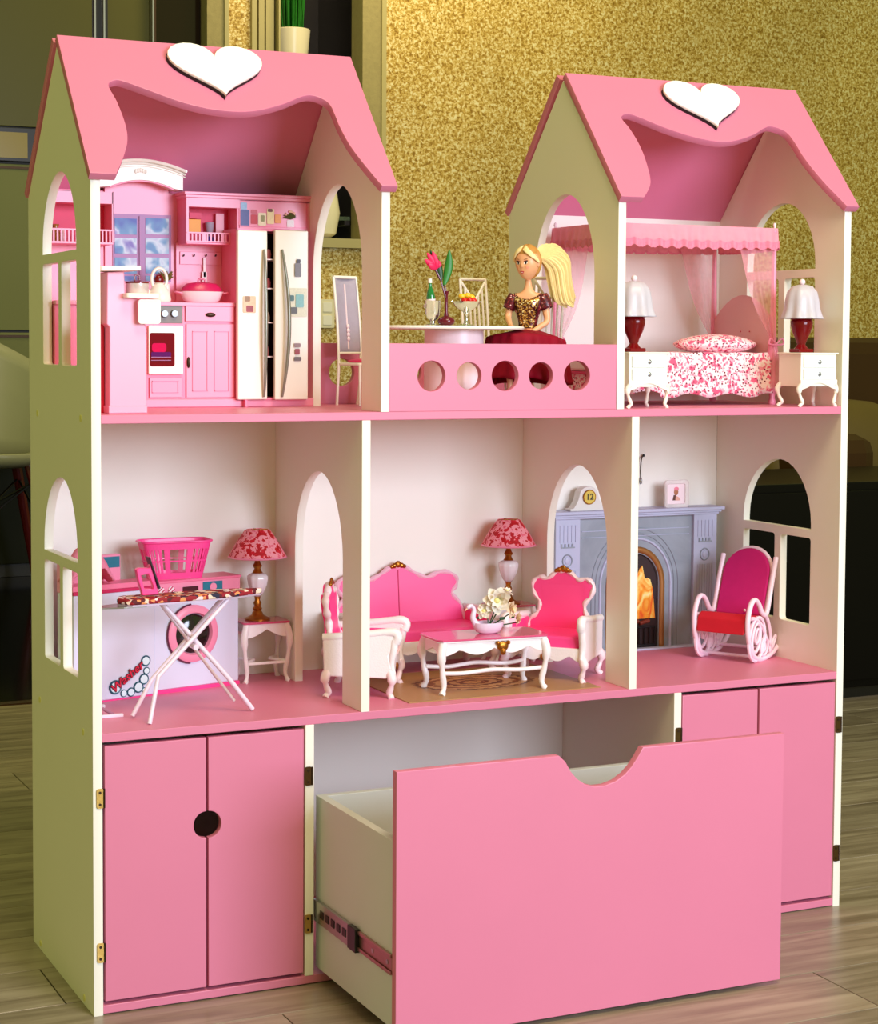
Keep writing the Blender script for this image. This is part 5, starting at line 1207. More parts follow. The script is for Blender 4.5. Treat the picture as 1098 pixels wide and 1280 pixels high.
# ================================================================== UPPER RIGHT: BEDROOM
S1 = ZA1
BX0, BX1, BY0, BY1 = .8050, 1.0980, .1180, .2800
CB = thing('canopy_bed', 'pink four-poster canopy bed with lace valance and floral bedspread', 'bed', ((BX0+BX1)/2, (BY0+BY1)/2, S1))
zt_ = 1.0210
def post(x, y):
    h = zt_-S1
    pr2 = [(.0050, 0), (.0062, .004), (.0040, .010), (.0058, .020), (.0066, .034), (.0048, .044), (.0062, .060), (.0078, .070), (.0085, .080), (.0066, .090), (.0046, .094), (.0058, .100), (.0052, .108), (.0046, .150), (.0036, .215), (.0030, h-.006), (.0042, h-.003), (.0042, h)]
    p_ = build(MB().lathe(pr2, (x, y, S1), 16), 'post', M_TOYPINK, CB, smooth=50)
    build(MB().lathe([(.0018, 0), (.0014, .004), (.0026, .008), (.0022, .0105), (0, .0125)], (x, y, zt_+.0005), 12), 'finial', M_PWHITE, p_, smooth=50)
for x in (BX0, BX1):
    for y in (BY0, BY1): post(x, y)
build(MB().bx(BX0-.002, BX1+.002, BY0-.002, BY0+.002, zt_-.006, zt_-.003).bx(BX0-.002, BX1+.002, BY1-.002, BY1+.002, zt_-.006, zt_-.003).bx(BX0-.002, BX0+.002, BY0, BY1, zt_-.006, zt_-.003).bx(BX1-.002, BX1+.002, BY0, BY1, zt_-.006, zt_-.003), 'canopy_rail', M_TOYPINK, CB)
# canopy cloth and lace valance with a ruffled scalloped hem
mb = MB().grid(lambda u, v: (BX0+(BX1-BX0)*u, BY0+(BY1-BY0)*v, zt_+.004-.006*math.sin(PI*u)*math.sin(PI*v)+.0012*math.sin(u*40)*math.sin(v*9)), 40, 14)
build(mb, 'canopy_cloth', M_VALANCE, CB, smooth=60)
def valance(p0, p1, out, n, nm):
    p0, p1, out = Vector(p0), Vector(p1), Vector(out)
    def f(u, v):
        rp = math.sin(u*n*2*PI)*.0022*v+math.sin(u*n*5.3)*.0008
        drop = .0270+.0035*abs(math.sin(u*n*PI))
        return p0.lerp(p1, u)+out*(.004+.003*v+rp)+Vector((0, 0, .004-drop*v-.002*math.sin(PI*u)*v))
    o_ = build(MB().grid(f, n*8, 8), nm, M_VALANCE, CB, smooth=60)
    def g(u, v):
        b = f(u, 1.0); rp = math.sin(u*n*4*PI)*.0016
        return b+out*(rp*(v)+.001)+Vector((0, 0, .008-.0105*v-.0012*abs(math.sin(u*n*2*PI))*v))
    build(MB().grid(g, n*14, 3), 'lace_trim', mat('rose_lace', (236, 134, 160), .7, var=.25, vs_=260), o_, smooth=60)
valance((BX0-.004, BY0, zt_), (BX1+.004, BY0, zt_), (0, -1, 0), 14, 'valance')
valance((BX0-.004, BY1, zt_), (BX1+.004, BY1, zt_), (0, 1, 0), 14, 'valance')
valance((BX0, BY0, zt_), (BX0, BY1, zt_), (-1, 0, 0), 9, 'valance')
valance((BX1, BY0, zt_), (BX1, BY1, zt_), (1, 0, 0), 9, 'valance')
# sheer curtains gathered to the posts
def curtain(xp, yp, dx, wide, dy=0):
    def f(u, v):
        t = v**.75
        top = Vector((xp+dx*wide*u, yp+dy*wide*u, zt_-.012)); k = Vector((xp+dx*.004*u+.0015*math.sin(u*20), yp-.004+.003*math.cos(u*17), S1+.092))
        p = top.lerp(k, t); sag = math.sin(PI*v)*u*.012
        return p+Vector((dx*sag, -.0012*math.sin(u*26)*(1-v)-.002, 0))
    def g(u, v):
        a = u*2*PI; r = .004+.009*v+.0015*math.sin(5*a); return (xp+r*math.cos(a), yp-.003+r*math.sin(a), S1+.092-.066*v)
    c_ = build(MB().grid(f, 26, 18), 'curtain', M_SHEER, CB, smooth=60)
    build(MB().grid(g, 30, 6, closed_u=True), 'curtain_tail', M_SHEER, c_, smooth=60)
    mb = MB()
    for s_ in (-1, 1): mb.tube(smoothline([(xp, yp-.008, S1+.092), (xp+s_*.010, yp-.009, S1+.101), (xp+s_*.013, yp-.009, S1+.093), (xp, yp-.008, S1+.091)], 4), .0014, 6)
    mb.tube([(xp+.0075*math.cos(a), yp+.0075*math.sin(a)-.001, S1+.092) for a in [2*PI*k/12 for k in range(12)]], .0013, 6, closed=True)
    build(mb, 'ribbon_bow', M_TOYPINK, c_, smooth=50)
curtain(BX1, BY1, -1, .070); curtain(BX1, BY0, -1, .070); curtain(BX0, BY1, 1, .060); curtain(BX0, BY0, 1, .0*1+.012)
# headboard, mattress, cover, skirt, pillow
hb = [(BY0, S1+.03), (BY0, S1+.125)]+[(BY0+(BY1-BY0)*k/16, S1+.125+.044*math.sin(PI*k/16)**.8) for k in range(1, 16)]+[(BY1, S1+.125), (BY1, S1+.03)]
hbd = build(MB().prism(hb, 'x', BX1-.002, BX1+.002), 'headboard', mat('padded_mauve_pink', (226, 176, 178), .5), CB, bevel=.001)
for k in (-1, 1): build(MB().ell((BX1-.0025, (BY0+BY1)/2+k*.012-.01, S1+.112), (.0008, .0012, .0012), 8, 5), 'button', M_DEEP, hbd)
build(MB().rbx(BX0+.003, BX1-.003, BY0+.002, BY1-.002, S1+.050, S1+.075, .008, 'z'), 'mattress', M_PWHITE, CB, bevel=.004)
build(MB().bx(BX0, BX1, BY0-.0005, BY0+.003, S1+.036, S1+.052).bx(BX0, BX1, BY1-.003, BY1+.0005, S1+.036, S1+.052).bx(BX0, BX1, BY0, BY1, S1+.046, S1+.050), 'bed_frame', M_DEEP, CB)
xs0 = at(838, 470, BY0-.008).x; xs1 = at(963, 470, BY0-.008).x
def cover(u, v):
    """bedspread: over the top and hanging down in front with folds"""
    x = BX0+.010+(BX1-BX0-.016)*u
    L = .150+.058; s_ = v*L; y1 = BY1-.004
    if s_ < .150: y = y1-s_*((y1-BY0)/.150); z = S1+.0785+.0012*math.sin(u*30)*math.sin(v*14)
    else:
        q = (s_-.150)/.058; fold = math.sin(u*38)+.5*math.sin(u*71+1)
        y = BY0-.003-.006*q-.0028*fold*q; z = S1+.0785-(.064+.003*math.sin(u*24))*q*(1 if u > .28 else .92)
    return (x, y, z)
build(MB().grid(cover, 90, 26), 'bedspread', M_FLORAL, CB, smooth=60, solid=.0008)
def foot(u, v):
    y = BY0-.002+(BY1-BY0)*u; q = v; return (BX0+.010-.006*q-.002*math.sin(u*26)*q, y, S1+.0785-.060*q)
build(MB().grid(foot, 40, 8), 'bedspread_foot_drop', M_FLORAL, CB, smooth=60, solid=.0008)
pc_ = at(893, 430, (BY0+BY1)/2-.035)
def pil(p, d):
    k = 1+.12*abs(d.x*d.y); return Vector((p.x*k, p.y*k, p.z*(1-.25*abs(d.x)**3)))
pw = build(MB().ell((1.0240, .1650, S1+.0915), (.0700, .0360, .0155), 32, 16, fn=pil), 'floral_pillow', M_FLORAL, None, smooth=80)
recentre(pw); tag(pw, 'plump pink floral pillow at the head of the canopy bed', 'pillow')

def nightstand(label):
    t = thing('nightstand', label, 'nightstand', (0, 0, 0), 'white bedroom nightstands')
    w2, d2, h = .0330, .0290, .0800
    build(MB().rbx(-w2-.0015, w2+.0015, -d2-.0015, d2+.0015, h-.0022, h, .002, 'z'), 'tabletop', M_CREAM, t, bevel=.0006)
    build(MB().bx(-w2+.001, w2-.001, -d2+.002, d2-.001, .0300, h-.0022), 'cabinet', M_CREAM, t, bevel=.0008)
    n = 20; pts = [(-w2, .040), (w2, .040)]+[(w2-2*w2*k/n, .0225+.0085*abs(math.cos(PI*k/n*1.0))**.5*(0)+(.0060*math.sin(2*PI*(k/n)*1.0-PI/2)+.006)*.8+(.003 if 0 < k < n else -.004)) for k in range(n+1)]
    build(MB().prism(pts, 'y', -d2, -d2+.003), 'scalloped_apron', M_CREAM, t, bevel=.0005)
    for k, (z0, z1) in enumerate(((.0580, .0745), (.0400, .0565))):
        d_ = build(MB().rbx(-w2+.005, w2-.005, -d2-.0004, -d2+.004, z0, z1, .0015), 'drawer', mat('cool_white_drawer', (236, 244, 244), .3, var=.01), t, bevel=.0008)
        build(MB().ell((0, -d2-.0018, (z0+z1)/2), (.0022, .0016, .0026), 9, 6).ell((0, -d2-.0008, (z0+z1)/2), (.0034, .0006, .0034), 9, 5), 'knob', M_STEEL, d_, smooth=50)
    for sx in (-1, 1):
        for sy in (-1, 1): build(cab_leg(sx*(w2-.003), sy*(d2-.003), .034, sx, sy if sy > 0 else .4, .0036), 'leg', M_CREAM, t, smooth=50)
    return t
NS1 = nightstand('white two-drawer nightstand left of the floral bed, against the tower wall')
NS2 = copy_tree(NS1); NS2['label'] = 'white two-drawer nightstand right of the floral bed, beside the right side panel'
NS1.location = (.8165, .0500, S1); NS2.location = (1.1000, .0320, S1)
def red_lamp(label):
    t = thing('bedside_lamp', label, 'lamp', (0, 0, 0), 'red-based bedside lamps')
    build(MB().bx(-.0130, .0130, -.0130, .0130, 0, .0055), 'plinth', M_MAROON, t, bevel=.0012)
    build(MB().lathe([(.0110, .0055), (.0085, .0080), (.0060, .0120), (.0085, .0190), (.0135, .0300), (.0162, .0400), (.0165, .0460), (.0150, .0485), (.0168, .0500), (.0160, .0530), (0, .0535)], n=28), 'vase_body', M_MAROON, t, smooth=50)
    build(MB().lathe([(.0030, .0530), (.0030, .0660)], n=10), 'stem', M_STEEL, t, smooth=50)
    prof = [(.0300, .0505, .10), (.0285, .0530, .09), (.0255, .0640, .06), (.0240, .0780, .045), (.0215, .0900, .03), (.0150, .0985, .015), (.0050, .1010, 0), (.0001, .1012, 0)]
    build(MB().lathe(prof, n=56, lobes=8, close=False), 'lamp_shade', M_SHADEW, t, smooth=60, solid=.0009)
    build(MB().ell((0, 0, .1055), (.0046, .0046, .0046), 12, 8).lathe([(.003, .1008), (.002, .102)], n=10), 'finial', M_PWHITE, t, smooth=60)
    return t
RL1 = red_lamp('red urn lamp with white petal shade on the left nightstand by the tower wall')
RL2 = copy_tree(RL1); RL2['label'] = 'red urn lamp with white petal shade on the right nightstand in front of the window'
RL1.location = (.8090, .0520, S1+.0801); RL2.location = (1.0990, .0470, S1+.0801)

# ================================================================== BALCONY
def dining_chair(label, clouded=False):
    t = thing('dining_chair', label, 'chair', (0, 0, 0))
    w2, zs_, h = .0230, .0620, .1870
    mw = M_CREAM
    seat = build(MB().rbx(-w2-.001, w2+.001, -.0240, .0220, zs_-.0040, zs_, .005, 'z'), 'seat', mw, t, bevel=.001)
    if clouded: build(MB().ell((0, -.002, zs_+.002), (.0200, .0190, .0042), 18, 8), 'cushion', M_DEEP, t, smooth=60)
    for sx in (-1, 1):
        build(MB().tube([(sx*(w2-.002), -.0215, zs_-.003), (sx*(w2+.001), -.0245, 0)], [.0021, .0016], 8), 'leg', mw, t, smooth=50)
        build(MB().tube(smoothline([(sx*(w2-.002), .026, 0), (sx*w2, .0215, zs_*.6), (sx*w2, .0205, zs_), (sx*w2, .0235, zs_+.055), (sx*w2, .0320, h)], 4), .0021, 8), 'back_post', mw, t, smooth=50)
    def bk_(x, z): k = (z-zs_)/(h-zs_); return Vector((x, .0205+.0115*k**1.6, z))
    build(MB().tube([bk_(-w2, h), bk_(w2, h)], .0024, 8), 'top_rail', mw, t, smooth=50)
    build(MB().tube([bk_(-w2, zs_+.014), bk_(w2, zs_+.014)], .0018, 8), 'lower_rail', mw, t, smooth=50)
    if clouded:
        build(MB().grid(lambda u, v: bk_((u-.5)*2*w2*.94, zs_+.012+v*(h-zs_-.014))+Vector((0, .004*(math.sin(PI*u)-.2), 0)), 12, 12), 'clouded_back_panel', M_CLOUDY, t, smooth=60, solid=.0008)
        mb = MB().tube([bk_(0, zs_+.02)+Vector((0, .002, 0)), bk_(0, h-.01)+Vector((0, .002, 0))], .0014, 6)
        for q in range(4): mb.ell(bk_(0, zs_+.035+q*.006)+Vector((0, .001, 0)), (.003, .002, .0035), 8, 6)
        build(mb, 'back_ornament', M_PWHITE, t, smooth=50)
    else:
        build(MB().tube([bk_(-w2, h-.002), bk_(0, h-.034)], .0021, 8), 'brace', mw, t, smooth=50); build(MB().tube([bk_(w2, h-.002), bk_(0, h-.034)], .0021, 8), 'brace', mw, t, smooth=50)
        for q in (-2, -1, 0, 1, 2):
            x = q*w2/3.0; ztp = h-.034+abs(q)/3*.032
            build(MB().tube([bk_(x, zs_+.014), bk_(x, (zs_+ztp)/2), bk_(x, ztp)], .0016, 6), 'slat', mw, t, smooth=50)
    return t
DC1 = dining_chair('white slatted dining chair standing behind the fruit stand on the balcony')
DC2 = copy_tree(DC1); DC2['label'] = 'white slatted dining chair the seated doll leans against'
DC3 = dining_chair('white chair with cloudy grey back and pink cushion, seen through the kitchen archway', True)
DC1.location = (.6560, .2250, S1); DC1.rotation_euler.z = math.radians(8)
DC2.location = (.7010, .1330, S1); DC2.rotation_euler.z = math.radians(-50)
DC3.location = (.4680, .2560, S1); DC3.rotation_euler.z = math.radians(22)
# oval table
TX, TY, TZ = .5420, .1000, .8710
OT = thing('oval_table', 'white oval dining table on a broad drum base behind the balcony railing', 'table', (TX, TY, S1))
build(MB().lathe([(.1040, -.0050), (.1080, -.0040), (.1090, -.0020), (.1075, 0), (0, 0)], n=56, M=Matrix.Translation((TX, TY, TZ)) @ Matrix.Diagonal((1, .62, 1, 1))), 'tabletop', M_CREAM, OT, smooth=40)
build(MB().lathe([(.0480, 0), (.0480, .004), (.0420, .008), (.0415, TZ-S1-.006), (0, TZ-S1-.006)], n=36, lobes=0, M=Matrix.Translation((TX+.003, TY, S1))), 'drum_base', M_PWHITE, OT, smooth=40)
# ice bucket and bottle
ax = at(541, 400, .085).x
IBK = thing('ice_bucket', 'silver footed ice bucket at the left of the oval table', 'bucket', (ax, .085, TZ))
build(MB().lathe([(.0100, 0), (.0095, .0015), (.0035, .0035), (.0030, .0065), (.0075, .0100), (.0100, .0160), (.0112, .0340), (.0120, .0348), (.0104, .0344), (.0090, .018), (0, .012)], (ax, .085, TZ), 26), 'bucket_body', M_SILVER, IBK, smooth=50)
for s_ in (-1, 1): build(MB().tube([(ax+s_*.0112+s_*.0022*math.sin(a), .085, TZ+.0270+.0030*math.cos(a)) for a in [2*PI*k/12 for k in range(12)]], .0006, 5, closed=True), 'ring_handle', M_SILVER, IBK)
bo_ = thing('bottle', 'green glass bottle leaning in the silver ice bucket', 'bottle', (ax-.003, .085, TZ+.013))
Mb = Matrix.Translation((ax-.0015, .085, TZ+.0150)) @ Matrix.Rotation(-.06, 4, 'Y')
build(MB().lathe([(.0060, 0), (.0062, .024), (.0050, .031), (.0026, .038), (.0022, .046), (.0026, .047), (.0, .047)], n=18, M=Mb), 'bottle_glass', mat('bottle_green', (20, 120, 52), .1, coat=.5), bo_, smooth=50)
build(MB().lathe([(.0028, .0440), (.0029, .0500), (0, .0508)], n=14, M=Mb), 'foil_top', M_CREAM, bo_, smooth=50)
build(MB().lathe([(.0063, .012), (.0064, .022)], n=18, close=False, M=Mb), 'bottle_label', M_PWHITE, bo_, smooth=50)
# vase with flower
vx = at(558, 400, .075).x; vy = .075
VS = thing('flower_vase', 'squat wine-red vase holding one magenta flower and tall green leaves', 'vase', (vx, vy, TZ))
build(MB().lathe([(.0070, 0), (.0112, .0030), (.0122, .0070), (.0100, .0105), (.0035, .0135), (.0022, .0200), (.0022, .0420), (.0036, .0480), (.0030, .0480), (0, .040)], (vx, vy, TZ), 26), 'vase_body', M_WINE, VS, smooth=50)
def P_(u, v, y=vy): return at(u, v, y)
build(MB().tube([P_(557, 372), P_(551, 350), P_(544, 336)], [.0013, .0013, .0016], 6).tube([P_(558, 372), P_(556, 356)], .0013, 6).tube([P_(558, 372), P_(557, 360)], .0013, 6), 'stems', M_WINE, VS, smooth=50)
def leaf(base, tip, wid, nm, m_, bend=(0, 0, 0), par=VS, cup=.3):
    base, tip = Vector(base), Vector(tip); ax_ = tip-base; sd = ax_.cross(Vector((.35, 1, 0))).normalized(); nn = sd.cross(ax_).normalized()
    def f(u, v):
        w_ = wid*math.sin(PI*min(v*.93+.05, 1))**.85; q = (u-.5)*2
        return base+ax_*v+Vector(bend)*math.sin(PI*v)+sd*w_*q+nn*w_*cup*q*q
    return build(MB().grid(f, 7, 14), nm, m_, par, smooth=60, solid=.0005)
leaf(P_(555, 358), P_(562, 312), .0058, 'leaf', M_LEAF, (.003, 0, 0)); leaf(P_(552, 352), P_(538, 313), .0058, 'leaf', M_DKLEAF, (.003, 0, 0))
M_MAGP = mat('magenta_petal', (230, 30, 90), .5, var=.15, vs_=200)
for (bu, bv, tu, tv, wd) in ((545, 337, 531, 324, .0045), (546, 336, 534, 316, .0042), (546, 336, 541, 314, .0040), (547, 335, 549, 326, .0040), (545, 337, 536, 330, .0045), (546, 337, 544, 320, .004)):
    leaf(P_(bu, bv, vy-.003), P_(tu, tv, vy-.003-.002*(tu % 3)), wd, 'petal', M_MAGP, (0, -.002, 0))
# fruit stand
fx = at(583, 400, .095).x; fy = .095
FS = thing('fruit_stand', 'silver footed fruit bowl on the oval table', 'bowl', (fx, fy, TZ))
build(MB().lathe([(.0140, 0), (.0120, .0012), (.0040, .0035), (.0022, .0080), (.0022, .0160), (.0050, .0200), (.0150, .0270), (.0200, .0335), (.0206, .0345), (.0190, .0338), (.0130, .0290), (0, .0270)], (fx, fy, TZ), 32, lobes=12, amp=.02), 'bowl_body', M_SILVER, FS, smooth=50)
build(MB().tube([(fx-.0195, fy, TZ+.0335), (fx-.0225, fy, TZ+.0350), (fx-.0235, fy, TZ+.0340)], .0008, 6).tube([(fx+.0195, fy, TZ+.0335), (fx+.0225, fy, TZ+.0350), (fx+.0235, fy, TZ+.0340)], .0008, 6), 'rim_scroll', M_SILVER, FS)
cols = [((246, 196, 40), 'lemon', 'yellow'), ((206, 30, 16), 'red_apple', 'red')]
spots = [(-.006, -.006, .0325, 1, 'in front on the left'), (.001, -.0085, .0330, 1, 'in front, middle'), (.0085, -.0055, .0325, 1, 'in front on the right'), (-.0055, .003, .0385, 0, 'on top at the left'), (.0025, .001, .0395, 0, 'on top in the middle'), (.0095, .003, .0375, 0, 'on top at the right')]
for (dx, dy, dz, k, wh) in spots:
    rgb, nm, cn = cols[k]; c_ = Vector((fx+dx, fy+dy, TZ+dz+.0032))
    f_ = build(MB().ell(c_, (.0046 if k else .0052, .0046, .0044 if k else .0040), 14, 9), nm, mat(nm+'_skin', rgb, .3, var=.12, vs_=200), None, smooth=80)
    recentre(f_); tag(f_, 'tiny %s fruit in the silver bowl, %s' % (cn, wh), 'fruit', 'toy fruit in the silver bowl')

# ================================================================== THE SEATED DOLL
DLX, DLY = .6880, .1180
DL = thing('fashion_doll', 'blonde fashion doll in gold sequin top and burgundy skirt seated at the oval table', 'doll', (0, 0, 0))
# built around the origin facing -Y, pelvis height .085 above the shelf, then turned
PZ = .0800
def skin_body(verts, edges, radii, root=0):
    me = bpy.data.meshes.new('skin'); me.from_pydata(verts, edges, []); o = bpy.data.objects.new('tmp_skin', me); COL.objects.link(o)
    md = o.modifiers.new('skin', 'SKIN'); md.branch_smoothing = .6
    lay = me.skin_vertices[0].data if me.skin_vertices else None
    if lay is None:
        bm = bmesh.new(); bm.from_mesh(me); bm.verts.layers.skin.verify(); bm.to_mesh(me); bm.free(); lay = me.skin_vertices[0].data
    for i, r in enumerate(radii):
        lay[i].radius = r if isinstance(r, tuple) else (r, r); lay[i].use_root = (i == root)
    sb_ = o.modifiers.new('sub', 'SUBSURF'); sb_.levels = 2; sb_.render_levels = 2
    bpy.context.view_layer.update()
    out = bpy.data.meshes.new_from_object(o.evaluated_get(bpy.context.evaluated_depsgraph_get())); bpy.data.objects.remove(o)
    return out
V = []; Eg = []; R_ = []
def nd(p, r, par=None):
    V.append(tuple(p)); R_.append(r)
    if par is not None: Eg.append((par, len(V)-1))
    return len(V)-1
pel = nd((0, 0, PZ+.004), (.0165, .0130)); wa = nd((0, .001, PZ+.026), (.0105, .0085), pel); rib = nd((0, 0, PZ+.044), (.0130, .0095), wa); che = nd((0, -.001, PZ+.058), (.0165, .0095), rib); ncb = nd((0, .001, PZ+.070), (.0085, .0058), che); nk = nd((0, 0, PZ+.080), .0044, ncb); nh = nd((0, -.001, PZ+.0885), .0046, nk)
for s_ in (-1, 1):
    sh = nd((s_*.0215, .0, PZ+.0640), .0062, che)
    if s_ < 0:  # her right arm (left in the picture): forearm to the table edge
        el_ = nd((-.0270, -.002, PZ+.036), .0046, sh); wr_ = nd((-.0180, -.0240, PZ+.0235), .0031, el_); pm = nd((-.0155, -.0300, PZ+.0235), (.0036, .0020), wr_); dr_ = Vector((.25, -1, -.05))
    else:       # her left arm: bent, hand resting at the waist in front
        el_ = nd((.0275, -.004, PZ+.030), .0046, sh); wr_ = nd((.0105, -.0215, PZ+.0170), .0031, el_); pm = nd((.0050, -.0262, PZ+.0150), (.0036, .0020), wr_); dr_ = Vector((-.75, -.6, -.15))
    dr_.normalize(); sd = dr_.cross(Vector((0, 0, 1))).normalized()
    for k, (off, ln) in enumerate(((-.0028, .0060), (-.0010, .0072), (.0009, .0068), (.0027, .0052))):
        b = Vector(V[pm])+dr_*.0035+sd*off; f1 = nd(b, .00105, pm); f2 = nd(b+dr_*ln*.55+Vector((0, 0, -.0003)), .00095, f1); nd(b+dr_*ln+Vector((0, 0, -.0018)), .0007, f2)
    tb_ = nd(Vector(V[pm])+sd*(-.0036*1)+dr_*.0005, .0012, pm); nd(Vector(V[pm])+sd*(-.0052)+dr_*.0040, .0009, tb_)
    hip = nd((s_*.0100, -.004, PZ+.000), .0110, pel); kn = nd((s_*.0115, -.0560, PZ+.0020), .0070, hip); cf = nd((s_*.0115, -.0600, PZ-.024), .0062, kn); an = nd((s_*.0110, -.0580, PZ-.060), .0034, cf); he = nd((s_*.0110, -.0560, PZ-.071), .0036, an); nd((s_*.0115, -.0740, PZ-.0745), (.0036, .0024), an)
bme = skin_body(V, Eg, R_)
# the head, joined to the same mesh
HC = Vector((0, -.0050, PZ+.1075)); hr = (.0160, .0180, .0222)
yaw = math.radians(-20)
HM = Matrix.Translation(HC) @ Matrix.Rotation(yaw, 4, 'Z') @ Matrix.Rotation(math.radians(4), 4, 'X')
def headfn(p, d):
    q = Vector(p)
    f = max(0, -d.y)                       # front
    if d.z < 0: q.x *= 1-.34*(-d.z)**1.5; q.y *= 1-.12*(-d.z)      # chin taper
    if d.z < -.3: q.y -= .0022*f*(-d.z-.3)*2                       # chin forward
    q.y += f**4*.0028                                              # flat face
    q.y -= .0026*math.exp(-((d.x/.10)**2+((d.z+.12)/.14)**2))*f    # nose
    q.y -= .0012*math.exp(-((d.x/.20)**2+((d.z+.48)/.10)**2))*f    # lips
    for s_ in (-1, 1):
        q.y += .0014*math.exp(-(((d.x-s_*.34)/.16)**2+((d.z-.06)/.13)**2))*f     # eye sockets
        q.y -= .0008*math.exp(-(((d.x-s_*.45)/.2)**2+((d.z+.28)/.2)**2))*f       # cheeks
    return q
hb_ = MB().ell((0, 0, 0), hr, 48, 36, fn=headfn, M=HM)
for s_ in (-1, 1): hb_.ell((s_*.0158, .001, -.001), (.0016, .0032, .0045), 10, 8, M=HM)
bm = bmesh.new(); bm.from_mesh(bme)
vv = [bm.verts.new(v) for v in hb_.v]
for f_ in hb_.f:
    try: bm.faces.new([vv[i] for i in f_])
    except ValueError: pass
bmesh.ops.remove_doubles(bm, verts=bm.verts, dist=1e-6); bmesh.ops.recalc_face_normals(bm, faces=bm.faces); bm.to_mesh(bme); bm.free()
for p in bme.polygons: p.use_smooth = True
bme.materials.clear(); bme.materials.append(M_SKIN)
body_o = bpy.data.objects.new('body', bme); finish(body_o, 'body', DL)
# face: where a direction on the head meets its surface
def onface(ax_, az_, lift=.0003):
    d = Vector((ax_, -math.sqrt(max(0, 1-ax_*ax_-az_*az_)), az_)); p = headfn(Vector((d.x*hr[0], d.y*hr[1], d.z*hr[2])), d); return HM @ (p+Vector((0, -lift, 0)))
def patch(ca, cb, ra, rb, nm, m_, lift=.0003, tilt=0, n=18, par=body_o):
    vs = [onface(ca, cb, lift+.0002)]+[onface(ca+ra*math.cos(t)*math.cos(tilt)-rb*math.sin(t)*math.sin(tilt), cb+ra*math.cos(t)*math.sin(tilt)+rb*math.sin(t)*math.cos(tilt), lift) for t in [2*PI*k/n for k in range(n)]]
    return build(MB().add(vs, [(0, k+1, (k+1) % n+1) for k in range(n)]), nm, m_, par, smooth=60)
for s_ in (-1, 1):
    patch(s_*.36, .055, .175, .095, 'eye_white', mat('eye_white', (250, 246, 240), .3), .0003, s_*.12)
    patch(s_*.35, .052, .092, .094, 'iris', mat('iris_brown', (60, 36, 26), .3, spec=.2), .0005)
    patch(s_*.35, .050, .035, .040, 'pupil', M_BLACK, .0007)
    patch(s_*.375, .135, .21, .036, 'eyelashes', M_DARK, .0006, s_*.16)
    patch(s_*.37, .165, .17, .040, 'eyeshadow', mat('rose_eyeshadow', (206, 120, 100), .5), .0003, s_*.12)
    patch(s_*.37, .270, .17, .018, 'eyebrow', mat('brow_brown', (150, 96, 50), .5), .0004, s_*.18)
    patch(s_*.055, -.245, .030, .016, 'nostril', mat('nostril_shade', (196, 120, 90), .5), .0003)
    patch(s_*.52, -.22, .13, .10, 'blush', mat('blush_pink', (240, 158, 124), .5), .0002)
patch(0, -.475, .22, .046, 'upper_lip', mat('lip_red', (190, 40, 50), .3), .0005)
patch(0, -.540, .18, .044, 'lower_lip', mat('lip_rose', (214, 80, 84), .3), .0005)
patch(0, -.505, .13, .014, 'teeth', mat('teeth_white', (250, 240, 236), .3), .0008)
# hair: cap, parted wave over the brow, ponytail over her left shoulder
def cap(p, d):
    k = 1.0
    if d.y < .12 and d.z < .70: k = .80 if d.z < .42 else .80+.22*(d.z-.42)/.28
    q = Vector((p.x*k, p.y*k, p.z*k)); a = math.atan2(d.x, d.y); return q*(1+.010*math.sin(a*34+d.z*6))
hair = build(MB().ell((0, .0012, .0018), (.0176, .0198, .0235), 64, 36, M=HM, fn=cap), 'hair', M_HAIR2, DL, smooth=60)
mb = MB()
for s_ in (-1, 1):
    for j in range(9):
        t0 = j/8
        pts = []
        for k in range(9):
            t = k/8; a = s_*(.12+1.32*t+.12*t0); z = .72-.72*t**1.3-.0*t0+.22*t0*(1-t)
            z = min(z, .93); r = math.sqrt(max(0, 1-z*z)); pts.append(HM @ Vector((math.sin(a)*r*.0182, -math.cos(a)*r*.0196+.0005, z*.0239+.0010)))
        mb.tube(pts, [.0009, .0015, .0017, .0018, .0018, .0017, .0016, .0013, .0008], 6)
build(mb, 'front_hair', mat('pale_blonde_hair', (246, 224, 160), .4, var=.1, vs_=200), hair, smooth=60)
mb = MB(); Hk = HM @ Vector((.004, .0185, .008))
for j in range(70):
    a = j*2.399; r0 = .0108*math.sqrt((j+.5)/46); o1 = Vector((math.cos(a)*r0, math.sin(a)*r0*.7, math.sin(a)*r0*.8))
    pts = smoothline([Hk+o1*.35, Hk+Vector((.012, .006, .006))+o1*1.1, Hk+Vector((.024, .009, -.006))+o1*1.25, Hk+Vector((.028, .010, -.030))+o1*1.15, Hk+Vector((.033, .010, -.050))+o1*1.1, Hk+Vector((.042+.002*math.sin(j), .010, -.0600+.003*math.cos(j*2)))+o1*.6], 4)
    n = len(pts); mb.tube(pts, [.0020*(1-.55*abs(2*k/(n-1)-.9)**2)+.0003 for k in range(n)], 5)
build(mb, 'ponytail', MATS['pale_blonde_hair'], hair, smooth=60)
build(MB().tube([Hk+Vector((.004*math.cos(t)-.001, .0045*math.sin(t)*.3, .0045*math.sin(t))) for t in [2*PI*k/12 for k in range(12)]], .0012, 6, closed=True), 'hair_tie', M_HAIR2, hair)
